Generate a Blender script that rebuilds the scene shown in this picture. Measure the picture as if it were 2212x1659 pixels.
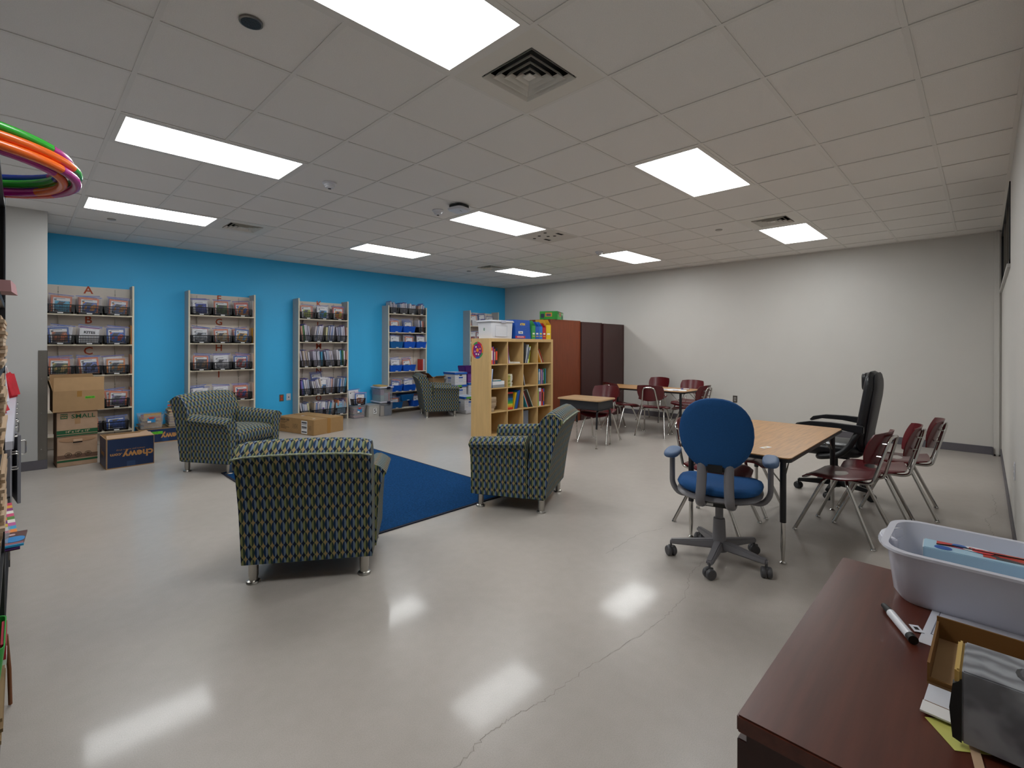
import bpy, bmesh, math, random
from mathutils import Matrix, Vector
R = math.radians
for o in list(bpy.data.objects): bpy.data.objects.remove(o)
scene = bpy.context.scene
C = scene.collection
random.seed(7)

# ---------------------------------------------------------------- camera, world, exposure
H = 2.857                      # ceiling height
XB, YB, YR, XL = 8.296, 6.72, -2.25, -1.15   # inner faces: beige, blue, right, left wall
T = 0.6096                     # ceiling module
yaw, roll = 0.7953, 0.0027
fw = Vector((math.sin(yaw), math.cos(yaw), 0)); rt = Vector((math.cos(yaw), -math.sin(yaw), 0)); up = Vector((0, 0, 1))
r2 = rt*math.cos(roll) + up*math.sin(roll); u2 = up*math.cos(roll) - rt*math.sin(roll)
cd = bpy.data.cameras.new('camera'); cam = bpy.data.objects.new('camera', cd); C.objects.link(cam)
M4 = Matrix((r2, u2, -fw)).transposed().to_4x4(); M4.translation = Vector((-0.4305, -2.0937, 1.3796)); cam.matrix_world = M4
cd.sensor_width = 36; cd.lens = 1040.92/2212*36; cd.shift_y = -82.41/2212; cd.clip_start = .02; cd.clip_end = 60
scene.camera = cam
w = bpy.data.worlds.new('world'); scene.world = w; w.use_nodes = True
w.node_tree.nodes['Background'].inputs[0].default_value = (.05, .055, .06, 1); w.node_tree.nodes['Background'].inputs[1].default_value = .2
vs = scene.view_settings; vs.view_transform = 'Standard'; vs.look = 'None'; vs.gamma = 1; vs.use_curve_mapping = False
vs.exposure = 0.0
LAMP = 14.8                     # radiance of the ceiling light panels
scene.cycles.max_bounces = 10; scene.cycles.diffuse_bounces = 5; scene.cycles.transparent_max_bounces = 24
scene.cycles.caustics_reflective = False; scene.cycles.caustics_refractive = False

# ---------------------------------------------------------------- materials
def srgb(c):
    if isinstance(c, str): c = [int(c[i:i+2], 16)/255 for i in (0, 2, 4)]
    return tuple((x/12.92 if x <= .04045 else ((x+.055)/1.055)**2.4) for x in c) + (1,)
def newmat(name):
    m = bpy.data.materials.new(name); m.use_nodes = True
    nt = m.node_tree; return m, nt, nt.nodes['Principled BSDF']
def P(name, col, rough=.5, metal=0, var=0, vs=8, bump=0, bs=60, stretch=(1, 1, 1), spec=.5, coat=0, alpha=1, detail=4):
    m, nt, b = newmat(name); c = srgb(col)
    b.inputs['Base Color'].default_value = c; b.inputs['Roughness'].default_value = rough; b.inputs['Metallic'].default_value = metal
    b.inputs['Specular IOR Level'].default_value = spec; b.inputs['Coat Weight'].default_value = coat; b.inputs['Alpha'].default_value = alpha
    m.diffuse_color = c
    if var or bump:
        tc = nt.nodes.new('ShaderNodeTexCoord'); mp = nt.nodes.new('ShaderNodeMapping'); mp.inputs['Scale'].default_value = stretch
        nt.links.new(tc.outputs['Object'], mp.inputs['Vector'])
    if var:
        n = nt.nodes.new('ShaderNodeTexNoise'); n.inputs['Scale'].default_value = vs; n.inputs['Detail'].default_value = detail
        rp = nt.nodes.new('ShaderNodeValToRGB'); e = rp.color_ramp.elements
        e[0].position = .3; e[1].position = .7
        e[0].color = tuple(x*(1-var) for x in c[:3])+(1,); e[1].color = tuple(min(1, x*(1+var)) for x in c[:3])+(1,)
        nt.links.new(mp.outputs[0], n.inputs['Vector']); nt.links.new(n.outputs[0], rp.inputs[0]); nt.links.new(rp.outputs[0], b.inputs['Base Color'])
    if bump:
        n2 = nt.nodes.new('ShaderNodeTexNoise'); n2.inputs['Scale'].default_value = bs; bp = nt.nodes.new('ShaderNodeBump')
        bp.inputs['Strength'].default_value = bump; bp.inputs['Distance'].default_value = .01
        nt.links.new(mp.outputs[0], n2.inputs['Vector']); nt.links.new(n2.outputs[0], bp.inputs['Height']); nt.links.new(bp.outputs[0], b.inputs['Normal'])
    return m
_pl = {}
def plain(col, rough=.5, metal=0):
    k = (col, rough, metal)
    if k not in _pl: _pl[k] = P('paint_'+col+('_m' if metal else ''), col, rough, metal)
    return _pl[k]

M = {}
M['wall'] = P('painted_wall_beige', 'cac7c2', .55, var=.015, vs=2, bump=.04, bs=300)
M['bluewall'] = P('painted_wall_blue', '38b5ee', .5, var=.015, vs=2, bump=.04, bs=300)
M['pillar'] = P('painted_wall_grey', 'b6b5b2', .55, var=.01, vs=2, bump=.04, bs=300)
M['base'] = P('rubber_baseboard', '5d5a60', .45)
M['tile'] = P('mineral_fibre_tile', 'ebe8e4', .9, var=.04, vs=220, bump=.25, bs=260, spec=.2)
M['tee'] = P('ceiling_tee_paint', 'e2dfda', .5)
M['gap'] = P('plenum_dark', '3a3835', .9)
M['vent'] = P('vent_enamel', 'e0dcd4', .45)
M['dark'] = P('dark_void', '0b0b0c', .8)
M['chrome'] = P('chrome', 'c8c6c2', .16, 1)
M['steel'] = P('brushed_steel', '85817b', .34, 1, var=.025, vs=20, stretch=(8, 8, .5))
M['alu'] = P('satin_aluminium_leg', 'b9b6b0', .28, 1)
M['blackplastic'] = P('black_plastic', '0d0d10', .42)
M['basket'] = P('black_basket_plastic', '0a0b10', .4)
M['bluebasket'] = P('blue_basket_plastic', '0a55c4', .38)
M['tealbasket'] = P('teal_blue_basket_plastic', '0d5fa0', .4)
M['whiteplastic'] = P('white_plastic', 'd9dae0', .33)
M['laminate'] = P('shelf_laminate', 'e0d6ca', .5, var=.03, vs=6, stretch=(1, 1, .2))
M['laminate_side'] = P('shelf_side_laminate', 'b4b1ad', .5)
M['edge'] = P('shelf_edge_band', 'e0d6c0', .5)
M['cardboard'] = P('cardboard', 'a78763', .85, var=.05, vs=12, spec=.2)
M['cardboard2'] = P('cardboard_pale', 'b0937a', .85, var=.05, vs=12, spec=.2)
M['navycarton'] = P('navy_printed_carton', '0f2a52', .45, var=.05, vs=5)
M['tape'] = P('packing_tape', 'a0763f', .25)
M['paper'] = P('white_paper', 'e2e2e4', .7)
M['label'] = P('label_white', 'e6e6e8', .5)
M['ink'] = P('black_ink', '141414', .6)
M['letter'] = P('rust_red_letter', 'b54a22', .6)
M['birch'] = P('birch_veneer', 'cba973', .5, var=.07, vs=7, stretch=(2.2, 2.2, .35), bump=.02, bs=60)
M['cherry'] = P('cherry_veneer', '74371c', .4, var=.16, vs=9, stretch=(6, 6, .35))
M['mahog'] = P('dark_mahogany_laminate', '3c2120', .38, var=.1, vs=9, stretch=(6, 6, .3))
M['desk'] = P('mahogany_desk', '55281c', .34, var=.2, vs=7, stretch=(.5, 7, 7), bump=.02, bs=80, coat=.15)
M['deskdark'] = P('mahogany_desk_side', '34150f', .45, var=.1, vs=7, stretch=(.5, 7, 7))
M['oak'] = P('oak_laminate', 'b08352', .36, var=.2, vs=9, stretch=(.5, 6, 1), bump=.015, bs=60)
M['beigetop'] = P('speckled_desk_laminate', 'c2a17c', .3, var=.04, vs=60)
M['blackedge'] = P('black_edge_band', '131214', .4)
M['maroon'] = P('maroon_shell_plastic', '5a141b', .27, var=.04, vs=5)
M['deskgrey'] = P('charcoal_steel_book_box', '25262a', .42)
M['bluefabric'] = P('blue_upholstery', '1d4c80', .85, var=.06, vs=120, bump=.15, bs=500, spec=.25)
M['greypl'] = P('grey_chair_plastic', '706e72', .4)
M['armblue'] = P('blue_grey_arm_pad', '4b6487', .5)
M['leather'] = P('black_leather', '14151a', .36, bump=.15, bs=45)
M['blackmetal'] = P('black_metal', '16171c', .4)
M['rug'] = P('blue_rug_pile', '17487a', .95, var=.3, vs=70, bump=.9, bs=420, spec=.1, detail=8)
M['rugedge'] = P('dark_rug_binding', '11182c', .9)
M['counter'] = P('white_counter_laminate', 'c9c9d4', .35)
M['cabgrey'] = P('grey_cabinet_laminate', '75757c', .4)
M['clear'] = None

def film(name, tint, tr, rough=.12):
    m = bpy.data.materials.new(name); m.use_nodes = True; nt = m.node_tree; nt.nodes.clear()
    out = nt.nodes.new('ShaderNodeOutputMaterial'); mx = nt.nodes.new('ShaderNodeMixShader'); t = nt.nodes.new('ShaderNodeBsdfTransparent')
    g = nt.nodes.new('ShaderNodeBsdfPrincipled'); g.inputs['Base Color'].default_value = srgb(tint); g.inputs['Roughness'].default_value = rough
    n = nt.nodes.new('ShaderNodeTexNoise'); n.inputs['Scale'].default_value = 26; n.inputs['Distortion'].default_value = 1.5
    bp = nt.nodes.new('ShaderNodeBump'); bp.inputs['Strength'].default_value = .9; bp.inputs['Distance'].default_value = .02
    tc = nt.nodes.new('ShaderNodeTexCoord'); nt.links.new(tc.outputs['Object'], n.inputs['Vector'])
    nt.links.new(n.outputs[0], bp.inputs['Height']); nt.links.new(bp.outputs[0], g.inputs['Normal'])
    mx.inputs[0].default_value = 1-tr
    nt.links.new(t.outputs[0], mx.inputs[1]); nt.links.new(g.outputs[0], mx.inputs[2]); nt.links.new(mx.outputs[0], out.inputs[0]); return m
M['film'] = film('clear_bag_film', 'c8c8da', .91)
M['clear'] = film('clear_tote_plastic', 'b9bcc4', .76, .25)

# armchair weave: rows of two-tone almond shapes with tan and navy diamonds between them (UV in metres)
def weave():
    m, nt, b = newmat('almond_weave_upholstery'); N = nt.nodes; L = nt.links
    def mth(op, a, c=None, d=None):
        n = N.new('ShaderNodeMath'); n.operation = op
        for i, v in enumerate((a, c, d)):
            if v is None: continue
            if isinstance(v, (int, float)): n.inputs[i].default_value = v
            else: L.new(v, n.inputs[i])
        return n.outputs[0]
    def mix(f, a, c):
        n = N.new('ShaderNodeMix'); n.data_type = 'RGBA'; L.new(f, n.inputs[0])
        for i, v in ((6, a), (7, c)):
            if isinstance(v, str): n.inputs[i].default_value = srgb(v)
            else: L.new(v, n.inputs[i])
        return n.outputs[2]
    tc = N.new('ShaderNodeTexCoord'); sp = N.new('ShaderNodeSeparateXYZ'); L.new(tc.outputs['UV'], sp.inputs[0])
    u = mth('MULTIPLY', sp.outputs[0], 1/.024); v = mth('MULTIPLY', sp.outputs[1], 1/.073)
    fx = mth('FRACT', u); fy = mth('FRACT', v); ix = mth('FLOOR', u)
    q = mth('SUBTRACT', mth('MULTIPLY', fy, 2), 1); half = mth('MULTIPLY', mth('SUBTRACT', 1, mth('POWER', mth('ABSOLUTE', q), 2.8)), .5)
    dx = mth('SUBTRACT', fx, .5); inside = mth('LESS_THAN', mth('ABSOLUTE', dx), half)
    par = mth('FLOORED_MODULO', ix, 2); par2 = mth('FLOORED_MODULO', mth('FLOOR', mth('ADD', u, .5)), 2)
    side = mth('GREATER_THAN', dx, 0)
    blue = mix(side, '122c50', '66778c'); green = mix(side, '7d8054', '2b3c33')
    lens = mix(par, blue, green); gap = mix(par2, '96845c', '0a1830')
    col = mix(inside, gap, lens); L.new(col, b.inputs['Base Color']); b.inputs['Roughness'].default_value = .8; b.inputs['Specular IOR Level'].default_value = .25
    n2 = N.new('ShaderNodeTexNoise'); n2.inputs['Scale'].default_value = 900; bp = N.new('ShaderNodeBump'); bp.inputs['Strength'].default_value = .2; bp.inputs['Distance'].default_value = .002
    L.new(tc.outputs['UV'], n2.inputs['Vector']); L.new(n2.outputs[0], bp.inputs['Height']); L.new(bp.outputs[0], b.inputs['Normal'])
    return m
M['weave'] = weave()

def concrete():
    m, nt, b = newmat('polished_concrete'); N = nt.nodes; L = nt.links
    tc = N.new('ShaderNodeTexCoord')
    def noise(s, d=5, dist=0):
        n = N.new('ShaderNodeTexNoise'); n.inputs['Scale'].default_value = s; n.inputs['Detail'].default_value = d; n.inputs['Distortion'].default_value = dist; L.new(tc.outputs['Object'], n.inputs['Vector']); return n
    def ramp(n, p0, c0, p1, c1):
        r = N.new('ShaderNodeValToRGB'); e = r.color_ramp.elements; e[0].position = p0; e[0].color = srgb(c0); e[1].position = p1; e[1].color = srgb(c1); L.new(n.outputs[0], r.inputs[0]); return r
    a = ramp(noise(.9, 6, .6), .3, 'b0a9a2', .7, 'bcb4ad'); c = ramp(noise(14, 8), .35, 'fafaf9', .65, 'ffffff'); f = ramp(noise(260, 2), .3, 'f1f0ee', .6, 'ffffff')
    m1 = N.new('ShaderNodeMix'); m1.data_type = 'RGBA'; m1.blend_type = 'MULTIPLY'; m1.inputs[0].default_value = 1; L.new(a.outputs[0], m1.inputs[6]); L.new(c.outputs[0], m1.inputs[7])
    m2 = N.new('ShaderNodeMix'); m2.data_type = 'RGBA'; m2.blend_type = 'MULTIPLY'; m2.inputs[0].default_value = 1; L.new(m1.outputs[2], m2.inputs[6]); L.new(f.outputs[0], m2.inputs[7])
    L.new(m2.outputs[2], b.inputs['Base Color'])
    mr = N.new('ShaderNodeMapRange'); mr.inputs[3].default_value = .26; mr.inputs[4].default_value = .34; L.new(noise(2.2, 6).outputs[0], mr.inputs[0]); L.new(mr.outputs[0], b.inputs['Roughness'])
    bp = N.new('ShaderNodeBump'); bp.inputs['Strength'].default_value = .012; bp.inputs['Distance'].default_value = .02; L.new(noise(3, 2).outputs[0], bp.inputs['Height']); L.new(bp.outputs[0], b.inputs['Normal'])
    b.inputs['Specular IOR Level'].default_value = .22; b.inputs['Coat Weight'].default_value = .26; b.inputs['Coat Roughness'].default_value = .09; b.inputs['Coat IOR'].default_value = 1.45
    return m
M['floor'] = concrete()

# ---------------------------------------------------------------- mesh helpers
class MB:
    def __init__(s): s.v = []; s.f = []; s.uv = {}; s.m = []; s.cur = 0
    def add(s, vs_, fs, uvs=None):
        b = len(s.v); s.v += [tuple(p) for p in vs_]
        for k, f in enumerate(fs):
            s.f.append([b+i for i in f]); s.m.append(s.cur)
            if uvs: s.uv[len(s.f)-1] = uvs[k]
        return s
    def hexa(s, p): return s.add(p, [(0, 3, 2, 1), (4, 5, 6, 7), (0, 1, 5, 4), (1, 2, 6, 5), (2, 3, 7, 6), (3, 0, 4, 7)])
    def box(s, x0, x1, y0, y1, z0, z1, mt=None):
        p = [(x0, y0, z0), (x1, y0, z0), (x1, y1, z0), (x0, y1, z0), (x0, y0, z1), (x1, y0, z1), (x1, y1, z1), (x0, y1, z1)]
        if mt is not None: p = [tuple(mt @ Vector(q)) for q in p]
        return s.hexa(p)
    def cbox(s, c, d, rz=0, rx=0, ry=0):
        mt = Matrix.Translation(c) @ Matrix.Rotation(rz, 4, 'Z') @ Matrix.Rotation(ry, 4, 'Y') @ Matrix.Rotation(rx, 4, 'X')
        return s.box(-d[0]/2, d[0]/2, -d[1]/2, d[1]/2, -d[2]/2, d[2]/2, mt)
    def tube(s, pts, r, n=8, closed=False, caps=True, flat=1):
        pts = [Vector(p) for p in pts]; rings = []; k = len(pts)
        rs = r if isinstance(r, (list, tuple)) else [r]*k
        up_ = None
        for i, p in enumerate(pts):
            a = pts[(i-1) % k] if (closed or i > 0) else p; b = pts[(i+1) % k] if (closed or i < k-1) else p
            t = (b-a).normalized()
            if up_ is None:
                up_ = Vector((0, 0, 1)) if abs(t.z) < .9 else Vector((1, 0, 0))
            x = t.cross(up_)
            if x.length < 1e-4: x = t.cross(Vector((0, 1, 0)))
            x.normalize(); y = x.cross(t).normalized(); up_ = y
            rings.append([p+(x*math.cos(2*math.pi*j/n)*flat+y*math.sin(2*math.pi*j/n))*rs[i] for j in range(n)])
        vs_ = [q for rg in rings for q in rg]; fs = []
        for i in range(k if closed else k-1):
            a = i*n; b = ((i+1) % k)*n
            for j in range(n): fs.append((a+j, a+(j+1) % n, b+(j+1) % n, b+j))
        if caps and not closed: fs += [tuple(range(n-1, -1, -1)), tuple((k-1)*n+j for j in range(n))]
        return s.add(vs_, fs)
    def lathe(s, prof, n=16, c=(0, 0, 0), mt=None):
        vs_ = []; fs = []
        for (r, z) in prof:
            for j in range(n):
                a = 2*math.pi*j/n; p = Vector((r*math.cos(a), r*math.sin(a), z))
                vs_.append((mt @ p if mt is not None else p)+Vector(c))
        for i in range(len(prof)-1):
            for j in range(n): fs.append((i*n+j, i*n+(j+1) % n, (i+1)*n+(j+1) % n, (i+1)*n+j))
        fs += [tuple(range(n-1, -1, -1)), tuple((len(prof)-1)*n+j for j in range(n))]
        return s.add(vs_, fs)
    def prism(s, prof, a, b, mp, seg=1, warp=None, capuv=True):
        # closed 2D profile extruded from a to b; mp(t, p, q) -> xyz; UV = (t, arc length)
        k = len(prof); arc = [0]
        for i in range(k): arc.append(arc[-1]+math.dist(prof[i], prof[(i+1) % k]))
        ts = [a+(b-a)*i/seg for i in range(seg+1)]; vs_ = []; fs = []; uvs = []
        for t in ts:
            for p in prof:
                q = warp(t, p) if warp else p; vs_.append(mp(t, *q))
        for i in range(seg):
            for j in range(k):
                j2 = (j+1) % k
                fs.append((i*k+j, i*k+j2, (i+1)*k+j2, (i+1)*k+j)); uvs.append([(ts[i], arc[j]), (ts[i], arc[j+1]), (ts[i+1], arc[j+1]), (ts[i+1], arc[j])])
        fs.append(tuple(range(k-1, -1, -1))); uvs.append([(prof[j][0], prof[j][1]) for j in range(k-1, -1, -1)])
        fs.append(tuple(seg*k+j for j in range(k))); uvs.append([(prof[j][0], prof[j][1]) for j in range(k)])
        return s.add(vs_, fs, uvs)
    def plate(s, out, z0, z1):
        k = len(out); return s.add([(x, y, z0) for x, y in out]+[(x, y, z1) for x, y in out], [tuple(range(k-1, -1, -1)), tuple(range(k, 2*k))]+[(j, (j+1) % k, k+(j+1) % k, k+j) for j in range(k)])
    def pillow(s, out, t, mp, rings=((0, .5), (.55, .5), (.85, .42), (.96, .25), (1, 0), (.96, -.25), (.85, -.42), (.55, -.5), (0, -.5))):
        k = len(out); vs_ = []; fs = []
        for (sc, w_) in rings:
            for (x, y) in out: vs_.append(mp(x*sc, y*sc, w_*t))
        for i in range(len(rings)-1):
            for j in range(k): fs.append((i*k+j, i*k+(j+1) % k, (i+1)*k+(j+1) % k, (i+1)*k+j))
        return s.add(vs_, fs)
    def mesh(s, name, mat, smooth=None, bev=0):
        me = bpy.data.meshes.new(name); me.from_pydata([tuple(p) for p in s.v], [], s.f)
        mats = mat if isinstance(mat, (list, tuple)) else [mat]
        for x in mats: me.materials.append(x)
        if len(mats) > 1: me.polygons.foreach_set('material_index', s.m)
        if s.uv:
            l = me.uv_layers.new(name='UVMap')
            for i, uv in s.uv.items():
                for k, li in enumerate(me.polygons[i].loop_indices): l.data[li].uv = uv[k]
        bm = bmesh.new(); bm.from_mesh(me)
        bmesh.ops.remove_doubles(bm, verts=bm.verts, dist=1e-5) if smooth else None
        bmesh.ops.recalc_face_normals(bm, faces=bm.faces)
        if bev: bmesh.ops.bevel(bm, geom=[e for e in bm.edges if len(e.link_faces) == 2 and e.calc_face_angle(0) > .6], offset=bev, segments=2, affect='EDGES', clamp_overlap=True)
        bm.to_mesh(me); bm.free()
        if smooth:
            me.polygons.foreach_set('use_smooth', [True]*len(me.polygons)); me.set_sharp_from_angle(angle=R(smooth))
        return me
    def build(s, name, mat, parent=None, smooth=None, bev=0, loc=None, rz=0):
        o = bpy.data.objects.new(name, s.mesh(name, mat, smooth, bev)); C.objects.link(o)
        if parent is not None: o.parent = parent
        if loc is not None: o.location = loc
        o.rotation_euler.z = rz
        return o
def put(name, me, parent=None, loc=None, rz=0):
    o = bpy.data.objects.new(name, me); C.objects.link(o)
    if parent is not None: o.parent = parent
    if loc is not None: o.location = loc
    o.rotation_euler.z = rz
    return o
def tag(o, label, cat, group=None, kind=None):
    o['label'] = label; o['category'] = cat
    if group: o['group'] = group
    if kind: o['kind'] = kind
    return o
def thing(name, label, cat, loc=(0, 0, 0), rz=0, group=None):
    o = bpy.data.objects.new(name, None); C.objects.link(o); o.location = loc; o.rotation_euler.z = rz; o.empty_display_size = .1
    return tag(o, label, cat, group)
def struct(o): o['kind'] = 'structure'; return o
def dup(root, loc, rz, label=None, group=None):
    r = root.copy(); C.objects.link(r); r.location = loc; r.rotation_euler.z = rz
    if label: r['label'] = label
    if group: r['group'] = group
    for ch in list(root.children):
        c = ch.copy(); C.objects.link(c); c.parent = r
        for g in list(ch.children):
            d = g.copy(); C.objects.link(d); d.parent = c
    return r
def rrect(x0, x1, y0, y1, r, n=5):
    o = []
    for cx, cy, a0 in ((x1-r, y1-r, 0), (x0+r, y1-r, 90), (x0+r, y0+r, 180), (x1-r, y0+r, 270)):
        for i in range(n+1): a = R(a0+90*i/n); o.append((cx+r*math.cos(a), cy+r*math.sin(a)))
    return o
def sup(a, b, n=28, e=2.4):
    o = []
    for i in range(n):
        t = 2*math.pi*i/n; c, s_ = math.cos(t), math.sin(t)
        o.append((a*math.copysign(abs(c)**(2/e), c), b*math.copysign(abs(s_)**(2/e), s_)))
    return o
def arc(c, r, a0, a1, n=6): return [(c[0]+r*math.cos(R(a0+(a1-a0)*i/n)), c[1]+r*math.sin(R(a0+(a1-a0)*i/n))) for i in range(n+1)]
def bez(p, n=6):
    # rounded polyline: corner points get a small fillet
    return p
def fillet(pts, r, n=4):
    pts = [Vector(p) for p in pts]; out = [pts[0]]
    for i in range(1, len(pts)-1):
        a, b, c = pts[i-1], pts[i], pts[i+1]; d1 = (a-b); d2 = (c-b); k = min(r, d1.length*.48, d2.length*.48)
        p0 = b+d1.normalized()*k; p2 = b+d2.normalized()*k
        for j in range(n+1):
            t = j/n; out.append(p0*(1-t)**2+b*2*t*(1-t)+p2*t*t)
    out.append(pts[-1]); return out
_tx = {}
def text(s, size, mat, parent, loc, face='-y', flip=False, bold=0, align='CENTER', sx=1, name='lettering', shear=0):
    k = (s, size, bold, align, mat.name, shear)
    if k not in _tx:
        cu = bpy.data.curves.new('txt', 'FONT'); cu.body = s; cu.size = size; cu.align_x = align; cu.align_y = 'CENTER'; cu.offset = bold; cu.shear = shear; cu.resolution_u = 2; cu.extrude = .0004
        ob = bpy.data.objects.new('txt', cu); C.objects.link(ob); dg = bpy.context.evaluated_depsgraph_get()
        me = bpy.data.meshes.new_from_object(ob.evaluated_get(dg)); bpy.data.objects.remove(ob); bpy.data.curves.remove(cu)
        me.name = name; me.materials.clear(); me.materials.append(mat); _tx[k] = me
    o = put(name, _tx[k], parent)
    rot = {'-y': Matrix.Rotation(R(90), 4, 'X'), '-x': Matrix.Rotation(R(-90), 4, 'Z') @ Matrix.Rotation(R(90), 4, 'X'), '+y': Matrix.Rotation(R(180), 4, 'Z') @ Matrix.Rotation(R(90), 4, 'X'), '+z': Matrix.Identity(4)}[face]
    if flip: rot = rot @ Matrix.Rotation(math.pi, 4, 'Z')
    o.matrix_local = Matrix.Translation(loc) @ rot @ Matrix.Diagonal((sx, 1, 1, 1))
    return o
ORD = ['first', 'second', 'third', 'fourth', 'fifth', 'sixth', 'seventh', 'eighth', 'ninth', 'tenth', 'eleventh', 'twelfth', 'thirteenth', 'fourteenth', 'fifteenth', 'sixteenth', 'seventeenth', 'eighteenth', 'nineteenth', 'twentieth', 'twenty-first', 'twenty-second']
# ---------------------------------------------------------------- room shell
WT = .12
fl = struct(MB().box(XL-WT, XB+WT, YR-WT, YB+WT, -.1, 0).build('floor', M['floor']))
struct(MB().box(XL-WT, XB+WT, YB, YB+WT, 0, H+.3).build('wall_back', M['bluewall']))
struct(MB().box(XB, XB+WT, YR-WT, YB, 0, H+.3).build('wall_far', M['wall']))
struct(MB().box(XL-WT, XL, YR-WT, YB, 0, H+.3).build('wall_left', M['pillar']))
# right wall with the high window opening
WX0, WX1, WZ0, WZ1 = 5.45, 8.15, 2.09, 2.79
b = MB(); b.box(XL, WX0, YR-WT, YR, 0, H+.3); b.box(WX1, XB, YR-WT, YR, 0, H+.3); b.box(WX0, WX1, YR-WT, YR, 0, WZ0); b.box(WX0, WX1, YR-WT, YR, WZ1, H+.3)
struct(b.build('wall_right', M['wall']))
b = MB(); b.box(WX0, WX1, YR-.022, YR-.014, WZ0, WZ1)
win = struct(b.build('window_1', P('dark_window_glass', '05070b', .08)))
b = MB()
for x0, x1, z0, z1 in ((WX0, WX1, WZ0, WZ0+.035), (WX0, WX1, WZ1-.035, WZ1), (WX0, WX0+.035, WZ0, WZ1), (WX1-.035, WX1, WZ0, WZ1)): b.box(x0, x1, YR-.06, YR+.008, z0, z1)
b.build('window_frame', M['blackmetal'], win)
for k in (1, 2): MB().box(WX0+(WX1-WX0)*k/3-.015, WX0+(WX1-WX0)*k/3+.015, YR-.0135, YR+.004, WZ0+.036, WZ1-.036).build('mullion', M['steel'], win)
MB().box(WX0-.01, WX1+.01, YR+.0005, YR+.022, WZ0-.03, WZ0).build('window_sill', M['pillar'], win)
# boxed-out corner at the left end of the blue wall, chase in the far right corner
PX, PY = -.222, 5.36
struct(MB().box(XL, PX, PY, YB, 0, H+.3).build('wall_corner', M['pillar'], bev=.004))
struct(MB().box(XB-.09, XB, YR, YR+.07, 0, H).build('trim_1', M['wall'], bev=.02))
cg = struct(MB().box(PX-.072, PX+.002, PY-.004, PY, .1, 1.315).box(PX, PX+.004, PY-.004, PY+.07, .1, 1.315).build('trim_2', M['steel']))
b = MB()
for z in (.22, .62, 1.0, 1.25): b.cbox((PX-.045, PY-.005, z), (.008, .003, .008))
b.build('screw', M['chrome'], cg)
def base(name, x0, x1, y0, y1): struct(MB().box(x0, x1, y0, y1, 0, .102).build(name, M['base'], bev=.003))
base('baseboard_back', PX+.01, XB, YB-.01, YB); base('baseboard_far', XB-.01, XB, YR+.08, YB-.01); base('baseboard_right', XL, XB-.1, YR, YR+.01)
base('baseboard_corner', XL, PX+.004, PY-.012, PY-.001)
base('baseboard_chase', XB-.1, XB, YR+.07, YR+.08)
# hairline cracks in the slab
def crack(pts, w_, seed):
    rd = random.Random(seed); p2 = []
    for (a, c) in zip(pts, pts[1:]):
        for i in range(12):
            t = i/12; p2.append((a[0]+(c[0]-a[0])*t+rd.uniform(-.006, .006), a[1]+(c[1]-a[1])*t+rd.uniform(-.008, .008)))
    b = MB()
    for (a, c) in zip(p2, p2[1:]):
        d = Vector((c[0]-a[0], c[1]-a[1], 0)).normalized(); n = Vector((-d.y, d.x, 0))*w_*rd.uniform(.4, 1)
        A = Vector((a[0], a[1], 0))-d*.002; Cc = Vector((c[0], c[1], 0))+d*.002
        b.add([A-n+up*.0004, Cc-n+up*.0004, Cc+n+up*.0004, A+n+up*.0004], [(0, 1, 2, 3)])
    b.build('floor_crack', P('crack_grime', '847c73', .8), fl)
crack([(.568, -.864), (.731, -.831), (.868, -.847), (1.01, -.874), (1.262, -.88), (1.597, -.918), (1.888, -.934), (2.131, -.921), (2.411, -.822), (2.75, -.80)], .0010, 1)
crack([(5.944, -2.147), (5.552, -2.164), (5.231, -2.172), (4.98, -2.1), (4.761, -2.13), (4.544, -2.141)], .0014, 2)
crack([(2.3, -.3), (2.75, -.28), (3.0, -.36)], .0012, 3)

# ---------------------------------------------------------------- ceiling: slab, tees, tiles
ceil = struct(MB().box(XL-WT, XB+WT, YR-WT, YB+WT, H+.3, H+.4).build('ceiling', M['gap']))
a0, a1 = XL/T, XB/T; b0, b1 = YR/T, YB/T       # grid in x and y (y = -row)
lights = [(a, y) for a in (0, 5, 10) for y in (-1, 3, 7)]      # a..a+2, y..y+1
vents = [(2, -1), (2, 7), (9, -1), (9, 7)]
panel = (7, 3)
used = {(a+k, y) for a, y in lights for k in (0, 1)} | set(vents) | {panel}
tile_me = None
for i in range(math.floor(a0), math.ceil(a1)):
    for j in range(math.floor(b0), math.ceil(b1)):
        if (i, j) in used: continue
        x0 = max(i, a0)*T+.004; x1 = min(i+1, a1)*T-.004; y0 = max(j, b0)*T+.004; y1 = min(j+1, b1)*T-.004
        if x1-x0 < .02 or y1-y0 < .02: continue
        full = abs(x1-x0-T+.008) < 1e-6 and abs(y1-y0-T+.008) < 1e-6
        if full:
            if tile_me is None: tile_me = MB().box(0, T-.008, 0, T-.008, 0, .016).mesh('ceiling_tile', M['tile'])
            put('ceiling_tile', tile_me, ceil, (x0, y0, H+.005))
        else: MB().box(0, x1-x0, 0, y1-y0, 0, .016).build('ceiling_tile', M['tile'], ceil, loc=(x0, y0, H+.005))
tw = .012
for i in range(math.ceil(a0), math.floor(a1)+1):
    ys = [YR]
    for a, y in lights:
        if a+1 == i: ys += [y*T+tw, (y+1)*T-tw]
    ys = sorted(ys)+[YB]
    for k in range(0, len(ys), 2): MB().box(i*T-tw, i*T+tw, ys[k], ys[k+1], H, H+.0035).build('tee_bar', M['tee'], ceil)
for j in range(math.ceil(b0), math.floor(b1)+1):
    b = MB().box(XL, XB, j*T-tw, j*T+tw, H+.0005, H+.0035); b.build('tee_bar', M['tee'], ceil)
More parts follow.
